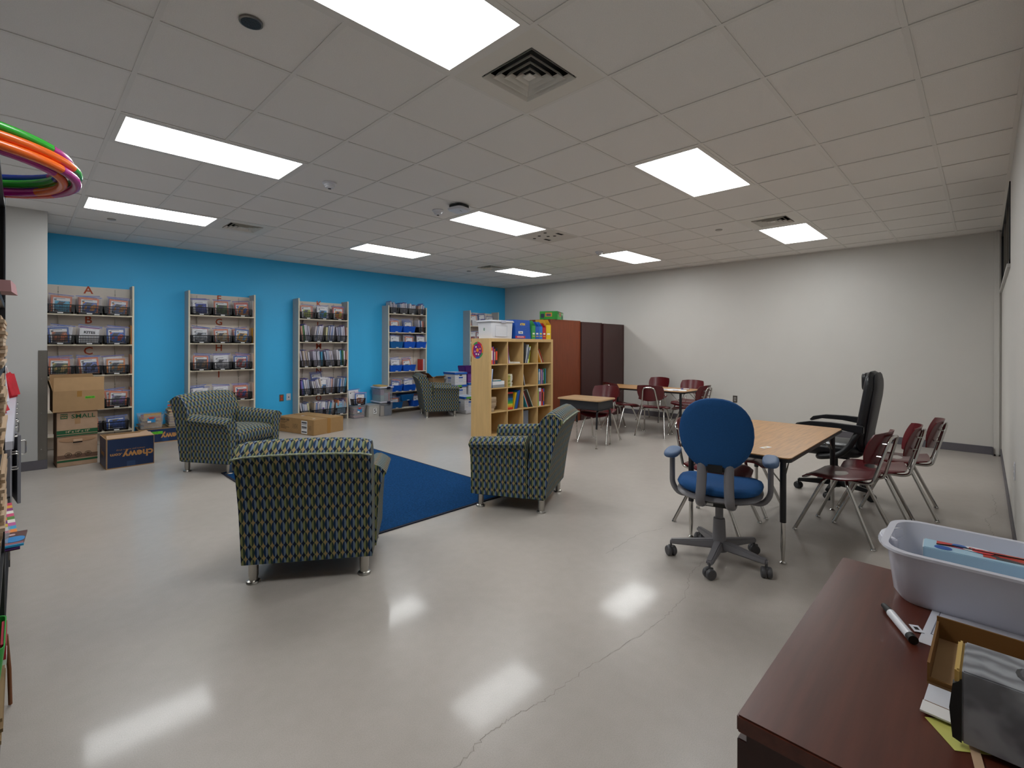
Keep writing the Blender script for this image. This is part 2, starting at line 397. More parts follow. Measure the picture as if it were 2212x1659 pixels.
for n_, (x0, x1, y0, y1) in enumerate(((XL, XB, YB-.022, YB), (XL, XB, YR, YR+.022), (XL, XL+.022, YR, YB), (XB-.022, XB, YR, YB))):
    MB().box(x0, x1, y0, y1, H-.001, H+.003).build('wall_angle', M['tee'], ceil)

# ---------------------------------------------------------------- nine 2x4 troffers
em = bpy.data.materials.new('lit_diffuser'); em.use_nodes = True; nt = em.node_tree; nt.nodes.clear()
o_ = nt.nodes.new('ShaderNodeOutputMaterial'); e_ = nt.nodes.new('ShaderNodeEmission'); e_.inputs[0].default_value = (.975, 1, 1.0, 1); e_.inputs[1].default_value = LAMP; nt.links.new(e_.outputs[0], o_.inputs[0])
W2 = 2*T; g = .012; fr = .045
fm = MB()
for x0, x1, y0, y1 in ((g, W2-g, g, fr), (g, W2-g, T-fr, T-g), (g, fr, fr, T-fr), (W2-fr, W2-g, fr, T-fr)): fm.box(x0, x1, y0, y1, -.002, .03)
fme = fm.mesh('light_frame', M['tee'])
dme = MB().box(fr, W2-fr, fr, T-fr, .006, .01).mesh('diffuser', em); hme = MB().box(.02, W2-.02, .02, T-.02, .031, .1).mesh('housing', M['tee'])
lab = {(0, -1): 'biggest lit ceiling panel, at the top edge above the square air vent', (5, -1): 'lit ceiling panel on the right, nearer the camera of two', (10, -1): 'lit ceiling panel beside the vent near the beige wall',
       (0, 3): 'long lit ceiling panel on the left, above the smoke detector row', (5, 3): 'lit ceiling panel in the centre beside the white access point', (10, 3): 'small lit ceiling panel near the beige wall, left of the rightmost one',
       (0, 7): 'long lit ceiling panel at far left near the blue wall', (5, 7): 'lit ceiling panel in the middle near the blue wall', (10, 7): 'smallest lit ceiling panel, nearest the blue and beige corner'}
for a, y in lights:
    t = thing('ceiling_light', lab[(a, y)], 'ceiling light', (a*T, y*T, H), 0, 'recessed ceiling light panels')
    put('light_frame', fme, t); put('diffuser', dme, t); put('housing', hme, t)
# ---------------------------------------------------------------- air vents
def ring(b, r0, z0, r1, z1, th=.003):
    # square sloped louvre ring from half-size r0 at z0 to r1 at z1
    for k in range(4):
        mt = Matrix.Rotation(k*math.pi/2, 4, 'Z')
        p = [(-r0, -r0, z0), (r0, -r0, z0), (r1, -r1, z1), (-r1, -r1, z1)]; q = [(x*(1-th/r0), y+th, z+.004) for x, y, z in p]
        b.hexa([tuple(mt @ Vector(c)) for c in p]+[tuple(mt @ Vector(c)) for c in q])
vp = MB()
for k in range(4):
    mt = Matrix.Rotation(k*math.pi/2, 4, 'Z'); o = T/2-.006; i_ = .185
    vp.hexa([tuple(mt @ Vector(c)) for c in ((-o, -o, .001), (o, -o, .001), (i_, -i_, .001), (-i_, -i_, .001), (-o, -o, .012), (o, -o, .012), (i_, -i_, .012), (-i_, -i_, .012))])
vpm = vp.mesh('face_plate', M['vent']); vdk = MB().box(-.19, .19, -.19, .19, .09, .1).box(-.19, -.185, -.19, .19, .012, .09).box(.185, .19, -.19, .19, .012, .09).box(-.19, .19, -.19, -.185, .012, .09).box(-.19, .19, .185, .19, .012, .09).mesh('duct', M['dark'])
rings = []
for r in (.182, .14, .098, .056):
    q = MB(); ring(q, r, -.007, r-.019, .022); rings.append(q.mesh('louvre', M['vent']))
cpm = MB().cbox((0, 0, -.001), (.05, .05, .006)).mesh('louvre_centre', M['vent'])
vl = ['large square louvred air vent beside the biggest light panel', 'square louvred air vent on the left near the blue wall', 'square louvred air vent near the beige wall, right side', 'tiny far louvred air vent near the blue and beige corner']
for (i, j), l in zip(vents, vl):
    t = thing('air_vent', l, 'air vent', ((i+.5)*T, (j+.5)*T, H), 0, 'square ceiling air vents')
    put('face_plate', vpm, t); put('duct', vdk, t); put('louvre_centre', cpm, t)
    for q in rings: put('louvre', q, t)
# plate with holes next to the centre light
t = thing('ceiling_plate', 'white ceiling plate with black holes beside the centre light', 'ceiling plate', ((panel[0]+.5)*T, (panel[1]+.5)*T, H))
MB().box(-.295, .295, -.295, .295, .001, .012).build('plate', plain('cfcac2'), t)
for x, y in ((-.2, -.12), (-.12, .05), (-.02, -.02), (.02, -.1), (-.05, .2)): MB().lathe([(.022, -.0015), (.022, .004)], 12, (x, y, 0)).build('knockout_hole', M['dark'], t)
for x, y in ((-.02, -.22), (.13, .12)): 
    b = MB()
    for k in range(3): b.box(x-.06, x+.06, y-.02+k*.016, y-.01+k*.016, -.0015, .004)
    b.build('slot_group', M['dark'], t)
# detectors, access point, speaker, sprinkler caps
det = [(1.54, 2.172, 'white smoke detector on the left, alone between two light panels'), (2.765, 2.179, 'white smoke detector left of the access point'), (5.93, 2.228, 'tiny white smoke detector near the beige wall lights')]
for x, y, l in det:
    t = thing('smoke_detector', l, 'smoke detector', (x, y, H), 0, 'smoke detectors')
    MB().lathe([(.062, .004), (.062, -.008), (.05, -.014), (.045, -.03)], 20).build('base', M['whiteplastic'], t, smooth=35)
    MB().lathe([(.04, -.03), (.038, -.04), (.02, -.048)], 20).build('dome', M['whiteplastic'], t, smooth=35)
    MB().lathe([(.014, -.048), (.014, -.052)], 12).build('sensor', M['ink'], t)
t = thing('access_point', 'white square wireless access point with dark bracket shaped as shadow beside centre light', 'access point', (2.80, 1.86, H-.004), R(10))
MB().plate(rrect(-.085, .085, -.085, .085, .04), -.026, 0).build('bracket', M['blackplastic'], t); MB().plate(rrect(-.10, .10, -.10, .10, .055), -.056, -.027).build('cover', M['whiteplastic'], t, bev=.01)  # black bracket kept smaller than the cover to stand in for its shadow
MB().tube([(-.02, -.03, -.057), (.02, -.02, -.057)], .003, 6).build('logo_mark', plain('8d8d8d'), t)
t = thing('ceiling_speaker', 'round dark grille near the top left edge of the ceiling', 'speaker', (.305, .305, H))
MB().lathe([(.05, .003), (.05, -.004), (.043, -.006)], 24).build('bezel', M['steel'], t, smooth=35); MB().lathe([(.042, -.002), (.042, -.007)], 24).build('grille', P('speaker_grille', '202a30', .5, var=.6, vs=160, bump=.5, bs=200), t)
for x, y, l in ((.318, 5.256, 'round concealed sprinkler cap beneath the far left light panel'), (5.796, 5.213, 'tiny concealed sprinkler cap beside the farthest air vent'), (5.776, .317, 'round concealed sprinkler cap left of the right-hand air vent')):
    tag(MB().lathe([(.042, .004), (.042, -.004), (.036, -.007)], 20).build('sprinkler_cap', plain('a9a49d', .4), loc=(x, y, H), smooth=35), l, 'sprinkler', 'sprinkler caps')
# wall plates
def plate_y(name, label, x, y, z, sgn, axis, plate, holes, hc):
    t = thing(name, label, 'outlet', (x, y, z))
    ax = (lambda a, c, d: (a, c*sgn, d)) if axis == 'y' else (lambda a, c, d: (c*sgn, a, d))
    def bx(n, a0_, a1_, c0, c1, d0, d1, m, bev=0):
        p = ax(a0_, c0, d0); q = ax(a1_, c1, d1); MB().box(min(p[0], q[0]), max(p[0], q[0]), min(p[1], q[1]), max(p[1], q[1]), d0, d1).build(n, m, t, bev=bev)
    bx('cover_plate', -.037, .037, 0, .006, -.06, .06, plate, .002)
    for (z0, w_, h_) in holes: bx('socket', -w_, w_, .006, .009, z0-h_, z0+h_, hc)
plate_y('wall_outlet', 'steel outlet plate with two orange sockets on the blue wall', 2.78, YB, .455, -1, 'y', M['steel'], ((.024, .017, .016), (-.024, .017, .016)), plain('c8431c', .4))
plate_y('data_plate', 'white data plate with one small dark port on blue wall', 2.90, YB, .465, -1, 'y', M['whiteplastic'], ((-.005, .009, .009),), plain('20305e', .4))
plate_y('wall_outlet', 'steel outlet plate on the beige wall behind the blue chair', XB, 1.009, .462, -1, 'x', M['steel'], ((.022, .016, .015), (-.022, .016, .015)), plain('8f8c88', .4))
plate_y('wall_outlet', 'outlet plate low on the right wall near the white tub', 4.47, YR, .507, 1, 'y', M['whiteplastic'], ((.022, .016, .015), (-.022, .016, .015)), plain('c9c9c9', .4))
# ---------------------------------------------------------------- armchairs
def make_armchair():
    root = thing('armchair', 'x', 'armchair', group='patterned armchairs')
    back = [(-.315, .12), (-.165, .12), (-.165, .36), (-.19, .55), (-.232, .69), (-.275, .77), (-.315, .813), (-.35, .83), (-.39, .823), (-.43, .797), (-.462, .765), (-.445, .742), (-.405, .63), (-.362, .45), (-.333, .25)]
    def bw(t, p):
        k = max(0, (p[1]-.6)/.23); e = abs(t)/.37
        return (p[0]-.012*k*(1-e*e), p[1]+.018*k*(1-e*e)-.012*k*max(0, e-.85)/.15)
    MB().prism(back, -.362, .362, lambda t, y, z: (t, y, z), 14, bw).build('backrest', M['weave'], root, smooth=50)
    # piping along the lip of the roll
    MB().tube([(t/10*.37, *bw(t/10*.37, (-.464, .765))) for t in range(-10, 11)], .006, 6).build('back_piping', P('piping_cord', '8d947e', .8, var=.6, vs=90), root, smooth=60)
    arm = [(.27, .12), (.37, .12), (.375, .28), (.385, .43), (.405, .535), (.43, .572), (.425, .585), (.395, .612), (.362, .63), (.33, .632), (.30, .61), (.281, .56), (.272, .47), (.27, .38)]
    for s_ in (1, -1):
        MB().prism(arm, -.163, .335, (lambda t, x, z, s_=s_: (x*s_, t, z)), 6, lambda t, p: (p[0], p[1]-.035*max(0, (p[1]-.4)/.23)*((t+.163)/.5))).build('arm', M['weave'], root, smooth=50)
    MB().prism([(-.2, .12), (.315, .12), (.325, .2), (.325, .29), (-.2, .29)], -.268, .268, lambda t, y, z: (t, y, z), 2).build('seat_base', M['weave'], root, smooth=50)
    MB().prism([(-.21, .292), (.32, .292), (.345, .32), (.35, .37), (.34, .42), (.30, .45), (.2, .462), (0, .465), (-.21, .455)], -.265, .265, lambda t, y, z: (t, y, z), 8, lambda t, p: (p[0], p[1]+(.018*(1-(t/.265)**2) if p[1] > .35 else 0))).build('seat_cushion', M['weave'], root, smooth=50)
    lg = MB().lathe([(.038, 0), (.04, .006), (.036, .014), (.024, .018), (.024, .04), (.027, .041), (.027, .12)], 16).mesh('leg', M['alu'], 40)
    for x in (-.31, .31):
        for y in (-.27, .27): put('leg', lg, root, (x, y, 0))
    MB().box(-.36, .36, -.3, .3, .114, .12).build('dust_cover', M['dark'], root)
    return root
def face_rz(dx, dy): return math.atan2(dy, dx)-math.pi/2
ac = make_armchair()
ac['label'] = 'patterned armchair nearest the camera with its back turned, left of centre'
# feet measured in the photo: rear pair of A, sides of B, C, D
ac.location = (.93, .985, 0); ac.rotation_euler.z = face_rz(.57, .82)
dup(ac, (1.255, 4.06, 0), face_rz(.53, -.85), 'patterned armchair on the left by the cartons, facing right')
dup(ac, (2.75, .905, 0), face_rz(-.445, .895), 'patterned armchair right of the blue rug, facing the bookcase end')
dup(ac, (5.41, 5.70, 0), face_rz(.90, -.43), 'farthest patterned armchair, beside the white file boxes')

# ---------------------------------------------------------------- rug
rug = thing('area_rug', 'dark blue rectangular rug lying between the armchairs', 'rug', (1.97, 2.41, 0))
MB().box(-.87, .87, -1.33, 1.33, .0005, .011).build('pile', M['rug'], rug)
b = MB()
for x0, x1, y0, y1 in ((-.89, .89, -1.35, -1.33), (-.89, .89, 1.33, 1.35), (-.89, -.87, -1.33, 1.33), (.87, .89, -1.33, 1.33)): b.box(x0, x1, y0, y1, .0005, .0095)
b.build('binding', M['rugedge'], rug)

# ---------------------------------------------------------------- student chairs
def shell_seat():
    b = MB(); nx, ny = 14, 14; vs_ = []; th = .010
    def z(u, v):
        zz = .445+.012*v*v*(v < 0)*2.2-.012*(1-u*u)*(1-abs(v))+.006*u*u
        if v > .55: zz -= .05*((v-.55)/.45)**2
        zz -= .016*max(abs(u), abs(v))**8
        return zz
    out = []
    for k in (0, 1):
        for i in range(nx+1):
            for j in range(ny+1):
                u = -1+2*i/nx; v = -1+2*j/ny
                # square -> rounded outline
                uu = u*math.sqrt(1-.22*v*v); vv = v*math.sqrt(1-.17*u*u)
                wx = .215*(1+.06*vv); out.append((uu*wx, .01+vv*.215, z(uu, vv)-k*th))
    n1 = (nx+1)*(ny+1); fs = []
    for i in range(nx):
        for j in range(ny):
            a = i*(ny+1)+j; fs.append((a, a+ny+1, a+ny+2, a+1)); fs.append((n1+a, n1+a+1, n1+a+ny+2, n1+a+ny+1))
    bd = [(i, 0) for i in range(nx)]+[(nx, j) for j in range(ny)]+[(i, ny) for i in range(nx, 0, -1)]+[(0, j) for j in range(ny, 0, -1)]
    ids = [i*(ny+1)+j for i, j in bd]
    for a, c in zip(ids, ids[1:]+ids[:1]): fs.append((a, n1+a, n1+c, c))
    return b.add(out, fs)
def shell_back():
    b = MB(); out = []; nx, nz = 14, 8; th = .008
    for k in (0, 1):
        for i in range(nx+1):
            for j in range(nz+1):
                u = -1+2*i/nx; v = -1+2*j/nz
                uu = u*math.sqrt(1-.24*v*v); vv = v*math.sqrt(1-.22*u*u)
                hw = .205*(1+.05*vv); y = -.245-.035*vv+.055*uu*uu-.010*(1-uu*uu)-k*th
                out.append((uu*hw, y, .675+vv*.118))
    n1 = (nx+1)*(nz+1); fs = []
    for i in range(nx):
        for j in range(nz):
            a = i*(nz+1)+j; fs.append((a, a+nz+1, a+nz+2, a+1)); fs.append((n1+a, n1+a+1, n1+a+nz+2, n1+a+nz+1))
    bd = [(i, 0) for i in range(nx)]+[(nx, j) for j in range(nz)]+[(i, nz) for i in range(nx, 0, -1)]+[(0, j) for j in range(nz, 0, -1)]
    ids = [i*(nz+1)+j for i, j in bd]
    for a, c in zip(ids, ids[1:]+ids[:1]): fs.append((a, n1+a, n1+c, c))
    return b.add(out, fs)
def make_chair():
    root = thing('student_chair', 'x', 'chair')
    shell_seat().build('seat', M['maroon'], root, smooth=50); shell_back().build('backrest', M['maroon'], root, smooth=50)
    for sx in (-1, 1):
        for sy in (-1, 1):
            p = fillet([(0, sy*.055, .418), (sx*.165, sy*.065, .418), (sx*.222, sy*.245, .012)], .06, 5)
            lg = MB().tube(p, .0125, 8).build('leg', M['chrome'], root, smooth=50)
            MB().lathe([(.015, 0), (.017, .004), (.013, .012), (.012, .02)], 10, (sx*.222, sy*.246, 0)).build('glide', M['chrome'], lg, smooth=40)
    p = fillet([(-.13, .05, .428), (-.13, -.17, .418), (-.13, -.215, .43), (-.085, -.305, .755), (.085, -.305, .755), (.13, -.215, .43), (.13, -.17, .418), (.13, .05, .428)], .05, 5)
    MB().tube(p, .011, 8).build('back_frame', M['chrome'], root, smooth=50)
    for x in (-.1, .1):
        for z in (.62, .71): MB().lathe([(.006, 0), (.006, .03)], 8, (x*(.95 if z > .65 else 1.05), -.29 if z > .65 else -.262, z), Matrix.Rotation(R(-90), 4, 'X')).build('rivet', M['chrome'], root)
    MB().box(-.12, .12, -.05, .06, .424, .436).build('seat_plate', M['chrome'], root)
    return root
ch = make_chair()
spots = [(3.86, -1.345, face_rz(.13, .99), 'maroon student chair right of the near table, nearest the white tub', 'n'),
         (4.29, -1.47, face_rz(-.12, .99), 'maroon student chair right of the near table, middle of the three', 'n'),
         (4.83, -1.57, face_rz(-.066, .99), 'maroon student chair right of the near table, nearest the beige wall', 'n'),
         (3.40, -.595, face_rz(0, -1), 'maroon student chair mostly hidden behind the blue swivel chair', 'n'),
         (3.96, -.60, face_rz(.02, -1), 'maroon student chair beyond the one hidden by the blue swivel chair', 'n'),
         (5.46, 1.90, face_rz(-.98, -.15), 'maroon student chair at the small single desk', 'd'),
         (6.50, 2.17, face_rz(.9, -.35), 'maroon student chair turned sideways between single desk and far table', 'f'),
         (6.48, 1.58, face_rz(.97, .22), 'maroon student chair at the far table with its back to the camera', 'f'),
         (7.86, 2.32, face_rz(-1, 0), 'maroon student chair behind the far table, left of two against the beige wall', 'f'),
         (7.58, 1.55, face_rz(-1, -.02), 'maroon student chair behind the far table, nearer the papers', 'f'),
         (6.86, 1.17, face_rz(.04, 1), 'maroon student chair seen edge-on at the right end of far table', 'f')]
gl = {'n': 'chairs at the near table', 'f': 'chairs at the far table', 'd': 'chair at the single desk'}
for k, (x, y, rz, l, g_) in enumerate(spots):
    if k == 0: ch.location = (x, y, 0); ch.rotation_euler.z = rz; ch['label'] = l; ch['group'] = gl[g_]
    else: dup(ch, (x, y, 0), rz, l, gl[g_])

# ---------------------------------------------------------------- activity tables
def make_table(label, loc, L, Wd, h, rz=0, grp='oak-topped activity tables'):
    t = thing('activity_table', label, 'table', loc, rz, grp)
    MB().plate(rrect(-L/2+.004, L/2-.004, -Wd/2+.004, Wd/2-.004, .04), h-.006, h).build('table_top', M['oak'], t)
    MB().plate(rrect(-L/2, L/2, -Wd/2, Wd/2, .045), h-.03, h-.0062).build('edge_band', M['blackedge'], t, bev=.004)
    for sx in (-1, 1):
        for sy in (-1, 1):
            x = sx*(L/2-.075); y = sy*(Wd/2-.062)
            lg = MB().lathe([(.019, .26), (.019, h-.03)], 12, (x, y, 0)).build('leg', M['blackmetal'], t, smooth=40)
            MB().lathe([(.009, .012), (.0145, .1), (.0145, .27)], 12, (x, y, 0)).build('leg_insert', M['chrome'], lg, smooth=50)
            MB().lathe([(.018, 0), (.02, .004), (.008, .014)], 12, (x, y, 0)).build('glide', M['chrome'], lg, smooth=40)
            MB().tube([(x-sx*.015, y, h-.17), (x-sx*.16, y, h-.032)], .0045, 6).build('brace', M['steel'], t)
            MB().tube([(x, y-sy*.015, h-.17), (x, y-sy*.13, h-.032)], .0045, 6).build('brace', M['steel'], t)
    return t
NT = (3.675, -.878)
make_table('near oak-topped table in front of the blue swivel chair', (*NT, 0), 1.55, .725, .685)
make_table('far oak-topped table by the beige wall with papers on it', (6.93, 1.96, 0), 1.62, .70, .685, R(90))
# on the near table
t = thing('paper_label', 'small white paper label lying on the near table', 'paper', (3.16, -1.02, .685), R(-18))
MB().box(-.045, .045, -.018, .018, .0003, .0012).build('paper', M['paper'], t); MB().box(-.02, .012, -.008, .006, .0012, .0016).build('print', plain('d8b95c'), t)
tag(MB().plate(sup(.018, .009, 16), .0003, .002).build('sticker_scrap', plain('a34a22'), loc=(3.13, -.86, .685), rz=R(20)), 'tiny orange-red scrap lying on the near table', 'scrap')
# on the far table
for k, (x, y, a) in enumerate(((6.83, 1.55, 12), (6.9, 1.42, -6), (6.8, 1.36, 30))):
    s_ = thing('paper_sheet', ['white worksheet on the far table, leftmost of three', 'white worksheet on the far table, middle of three', 'white worksheet on far table nearest its front corner'][k], 'paper', (x, y, .685+k*.0012), R(a), 'worksheets on the far table')
    MB().box(-.1, .1, -.14, .14, .0003, .001).build('sheet', M['paper'], s_); MB().box(-.07, .02, -.02, .06, .001, .0012).build('print', plain('8f93a8'), s_)
t = thing('whiteboard_marker', 'white marker with blue ends lying on the far table', 'marker', (7.05, 1.33, .6942), R(115))
MB().tube([(-.05, 0, 0), (.035, 0, 0)], .009, 10).build('barrel', M['whiteplastic'], t, smooth=50); MB().tube([(.035, 0, 0), (.075, 0, 0)], .0092, 10).build('cap', plain('1d2f8c', .35), t, smooth=50); MB().tube([(-.055, 0, 0), (-.05, 0, 0)], .0092, 10).build('end_plug', plain('1d2f8c', .35), t, smooth=50)

# ---------------------------------------------------------------- single student desk
t = thing('student_desk', 'small single student desk with beige top and charcoal book box', 'desk', (5.145, 1.905, 0), R(6))
hz = .655
MB().plate(rrect(-.25, .25, -.34, .34, .05), hz-.02, hz).build('desk_top', M['beigetop'], t, bev=.006)
b = MB(); X0, X1, Y0, Y1, Z0, Z1 = -.215, .215, -.30, .30, .515, hz-.021
b.box(X0, X1, Y0, Y1, Z0, Z0+.006); b.box(X0, X0+.006, Y0, Y1, Z0, Z1); b.box(X0, X1, Y0, Y0+.006, Z0, Z1); b.box(X0, X1, Y1-.006, Y1, Z0, Z1)
b.build('book_box', M['deskgrey'], t)
for sy in (-1, 1):
    p = fillet([(-.20, sy*.27, .26), (-.185, sy*.27, .505), (.185, sy*.27, .505), (.20, sy*.27, .26)], .05, 5)
    MB().tube(p, .0135, 10).build('leg_frame', M['blackmetal'], t, smooth=50)
    for sx in (-1, 1):
        lg = MB().lathe([(.0085, .012), (.0105, .09), (.0105, .265)], 10, (sx*.203, sy*.27, 0)).build('leg', M['chrome'], t, smooth=50)
        MB().lathe([(.016, 0), (.018, .004), (.007, .013)], 10, (sx*.203, sy*.27, 0)).build('glide', M['chrome'], lg, smooth=40)
        b = MB()
        for z in (.12, .16, .2, .24): b.cbox((sx*.203-.0105, sy*.27, z), (.003, .006, .006))
        b.build('adjustment_holes', M['dark'], lg)

# ---------------------------------------------------------------- swivel chairs
def star_base(root, rad, mat, wmat, a0, hub_z=.11, arm_r=.022, cast=None):
    for k in range(5):
        a = R(a0+72*k); d = Vector((math.cos(a), math.sin(a), 0)); n = Vector((-d.y, d.x, 0))
        p0 = d*.03+up*hub_z; p1 = d*rad+up*(hub_z-.02)
        w0, w1, h0, h1 = .032, .021, .05, .028
        A = MB().hexa([p0-n*w0-up*h0*.6, p1-n*w1-up*h1*.5, p1+n*w1-up*h1*.5, p0+n*w0-up*h0*.6, p0-n*w0*.7+up*h0*.5, p1-n*w1*.8+up*h1*.5, p1+n*w1*.8+up*h1*.5, p0+n*w0*.7+up*h0*.5]).build('base_arm', mat, root, bev=.007)
        c = d*(rad-.005); cs = (cast or [0]*5)[k]; ax = Matrix.Rotation(R(cs), 4, 'Z') @ Matrix.Rotation(R(90), 4, 'X')
        cst = MB().tube([c+up*.06, c+up*(hub_z-.02)], .007, 8).build('caster', wmat, root)
        for s_ in (-1, 1):
            mt = Matrix.Translation((0, 0, 0)); off = Matrix.Rotation(R(cs), 4, 'Z') @ Vector((0, s_*.0165, 0))
            MB().lathe([(.012, -.0125), (.028, -.0125), (.0325, -.007), (.0325, .007), (.028, .0125), (.012, .0125)], 16, c+off+up*.0325, ax).build('caster_wheel', wmat, cst, smooth=40)
        q = Matrix.Translation(c+up*.036) @ Matrix.Rotation(R(cs), 4, 'Z')
        MB().box(-.022, .022, -.006, .006, -.005, .028, q).build('caster_hood', wmat, cst)
t = thing('task_chair', 'blue upholstered swivel chair with oval back and grey frame at near table', 'chair', (2.725, -.875, 0), face_rz(.964, .273))
star_base(t, .30, M['greypl'], P('dark_grey_caster', '4a494c', .45), 49, .115, cast=[20, 75, 130, 40, 100])
MB().lathe([(.05, .07), (.05, .1), (.042, .12), (.036, .26), (.034, .275), (.024, .277), (.024, .40)], 18).build('column', M['greypl'], t, smooth=40)
MB().box(-.09, .09, -.16, .1, .385, .43).build('tilt_mechanism', M['blackplastic'], t, bev=.012)
MB().box(-.07, -.02, -.163, -.16, .395, .41).build('spec_sticker', M['paper'], t)
MB().pillow(sup(.255, .245, 28, 2.8), .05, lambda x, y, z: (x, y+.03, .455+z*.9-.02*(abs(y)/.25)**2)).build('seat_shell', M['greypl'], t, smooth=60)
MB().pillow(sup(.255, .24, 28, 2.8), .075, lambda x, y, z: (x, y+.03, .50+z-.03*max(0, y/.24)**2-.012*(1-(x/.25)**2))).build('seat_cushion', M['bluefabric'], t, smooth=60)
def egg(n=36):
    o = []
    for i in range(n):
        a = 2*math.pi*i/n; c, s_ = math.cos(a), math.sin(a); wdt = .210*(1+.0*s_)
        o.append((wdt*math.copysign(abs(c)**(2/2.25), c)*(1-.07*(-s_ if s_ < 0 else 0)), .222*math.copysign(abs(s_)**(2/2.3), s_)))
    return o
bk = lambda x, y, z: (x, -.235+z+.5*x*x-.14*y-.0*y, .845+y-.02*0)
MB().pillow(egg(), .075, lambda x, y, z: (x, -.245+z+.55*x*x-.16*y, .85+y)).build('backrest', M['bluefabric'], t, smooth=60)
MB().pillow([(x*1.0, y*1.0) for x, y in egg()], .03, lambda x, y, z: (x*.985, -.272+z+.55*x*x-.16*y, .85+y*.985)).build('back_shell', M['bluefabric'], t, smooth=60)
for sx in (-1, 1):
    p = fillet([(sx*.085, -.02, .41), (sx*.085, -.20, .405), (sx*.082, -.285, .45), (sx*.075, -.255, .56), (sx*.075, -.225, .70)], .07, 6)
    MB().tube(p, .019, 10, flat=1.5).build('back_strut', M['greypl'], t, smooth=60)
    p = fillet([(sx*.06, 0, .415), (sx*.25, .0, .40), (sx*.292, .0, .46), (sx*.292, -.0, .655)], .07, 6)
    ar = MB().tube(p, .017, 10, flat=1.5).build('arm_support', M['greypl'], t, smooth=60)
    MB().pillow(sup(.048, .14, 20, 2.8), .042, lambda x, y, z, sx=sx: (x+sx*.292, y+.02, .668+z+.0*y)).build('arm_pad', M['armblue'], ar, smooth=60)
MB().box(-.05, .05, -.26, -.2, .62, .68).build('back_bracket', M['blackplastic'], t, bev=.01)
# black executive chair
t = thing('executive_chair', 'black leather high-back office chair at the end of near table', 'chair', (4.98, -1.09, 0), face_rz(0, 1))
star_base(t, .31, M['blackplastic'], M['blackplastic'], 35, .105, cast=[10, 60, 120, 80, 30])
MB().lathe([(.04, .06), (.04, .1), (.03, .12), (.028, .25), (.018, .26), (.018, .36)], 16).build('column', M['blackmetal'], t, smooth=40)
MB().box(-.09, .09, -.12, .12, .34, .38).build('tilt_mechanism', M['blackmetal'], t, bev=.01)
MB().tube([(.08, .03, .355), (.2, .05, .35), (.24, .05, .345)], [.005, .006, .01], 8).build('tilt_lever', M['blackplastic'], t)
MB().pillow(rrect(-.255, .255, -.26, .27, .09), .13, lambda x, y, z: (x, y+.02, .44+z-.03*max(0, y/.27)**3)).build('seat_cushion', M['leather'], t, smooth=60)
def ex(x, y, z):
    v = y+.37   # 0..0.74
    lean = -.235-.045*(v/.74)+.02*math.sin(v/.74*6.0)
    return (x*(1-.10*(v/.74)), lean+z*(1.0)+.35*x*x*.6, .42+v)
MB().pillow(rrect(-.255, .255, -.37, .37, .12, 6), .095, ex).build('backrest', M['leather'], t, smooth=60)
def ex2(x, y, z):
    p = ex(x*.9, y*.97, 0); return (p[0], p[1]-.04+z, p[2])
MB().pillow(rrect(-.255, .255, -.37, .37, .12, 6), .04, ex2).build('back_shell', P('charcoal_back_vinyl', '2c2c31', .5), t, smooth=60)
def hp(x, y, z):
    p = ex(x, y+.28, 0); return (p[0], p[1]+.04+z, p[2])
MB().pillow(rrect(-.17, .17, -.085, .075, .05), .07, hp).build('headrest_pillow', M['leather'], t, smooth=60)
for sx in (-1, 1):
    p = fillet([(sx*.25, -.21, .46), (sx*.30, -.10, .39), (sx*.305, .08, .40), (sx*.30, -.06, .53), (sx*.30, -.20, .62), (sx*.30, -.22, .645)], .06, 5)
    p = fillet([(sx*.27, -.23, .66), (sx*.305, -.2, .60), (sx*.305, -.16, .50), (sx*.30, -.08, .41), (sx*.26, .08, .37), (sx*.2, .1, .365)], .08, 6)
    ar = MB().tube(p, .022, 10, flat=1.3).build('arm_support', M['blackplastic'], t, smooth=60)
    MB().prism([(-.26, .62), (-.15, .635), (0, .655), (.17, .655), (.27, .62), (.285, .63), (.25, .668), (.14, .695), (-.02, .70), (-.26, .69)], sx*.27, sx*.335, lambda u, y, z: (u, y, z)).build('arm_pad', M['leather'], ar, bev=.008)
# ---------------------------------------------------------------- birch cube bookcase
BX, BY, BW, BH, BD = 4.365, 3.075, 1.46, 1.49, .40
bc = thing('cube_bookcase', 'birch bookcase of sixteen cubes standing as a room divider', 'bookcase', (BX, BY, 0))
ft = .048; it = .016
MB().box(0, ft, 0, BD, 0, BH-ft).build('side_panel', M['birch'], bc, bev=.001); MB().box(BW-ft, BW, 0, BD, 0, BH-ft).build('side_panel', M['birch'], bc, bev=.001)
MB().box(0, BW, 0, BD, BH-ft, BH).build('top_panel', M['birch'], bc, bev=.001); MB().box(ft, BW-ft, 0, BD, 0, ft).build('bottom_panel', M['birch'], bc)
cw = (BW-2*ft-3*it)/4; chh = (BH-2*ft-3*it)/4
for k in range(3):
    MB().box(ft+cw*(k+1)+it*k, ft+(cw+it)*(k+1), .004, BD-.004, ft, BH-ft).build('divider', M['birch'], bc)
for j in range(3):
    z = ft+chh*(j+1)+it*j
    for i in range(4): MB().box(ft+(cw+it)*i, ft+(cw+it)*i+cw, .005, BD-.005, z, z+it).build('shelf', M['birch'], bc)
MB().box(ft, BW-ft, BD-.008, BD-.002, ft, BH-ft).build('back_board', plain('a88d63', .7), bc)
def cub(i, j): return BX+ft+(cw+it)*i, BY, ft+(chh+it)*(3-j)      # left x, front y, floor z ; j = row from top
CN = ['first', 'second', 'third', 'fourth']; RN = ['top', 'second', 'third', 'bottom']
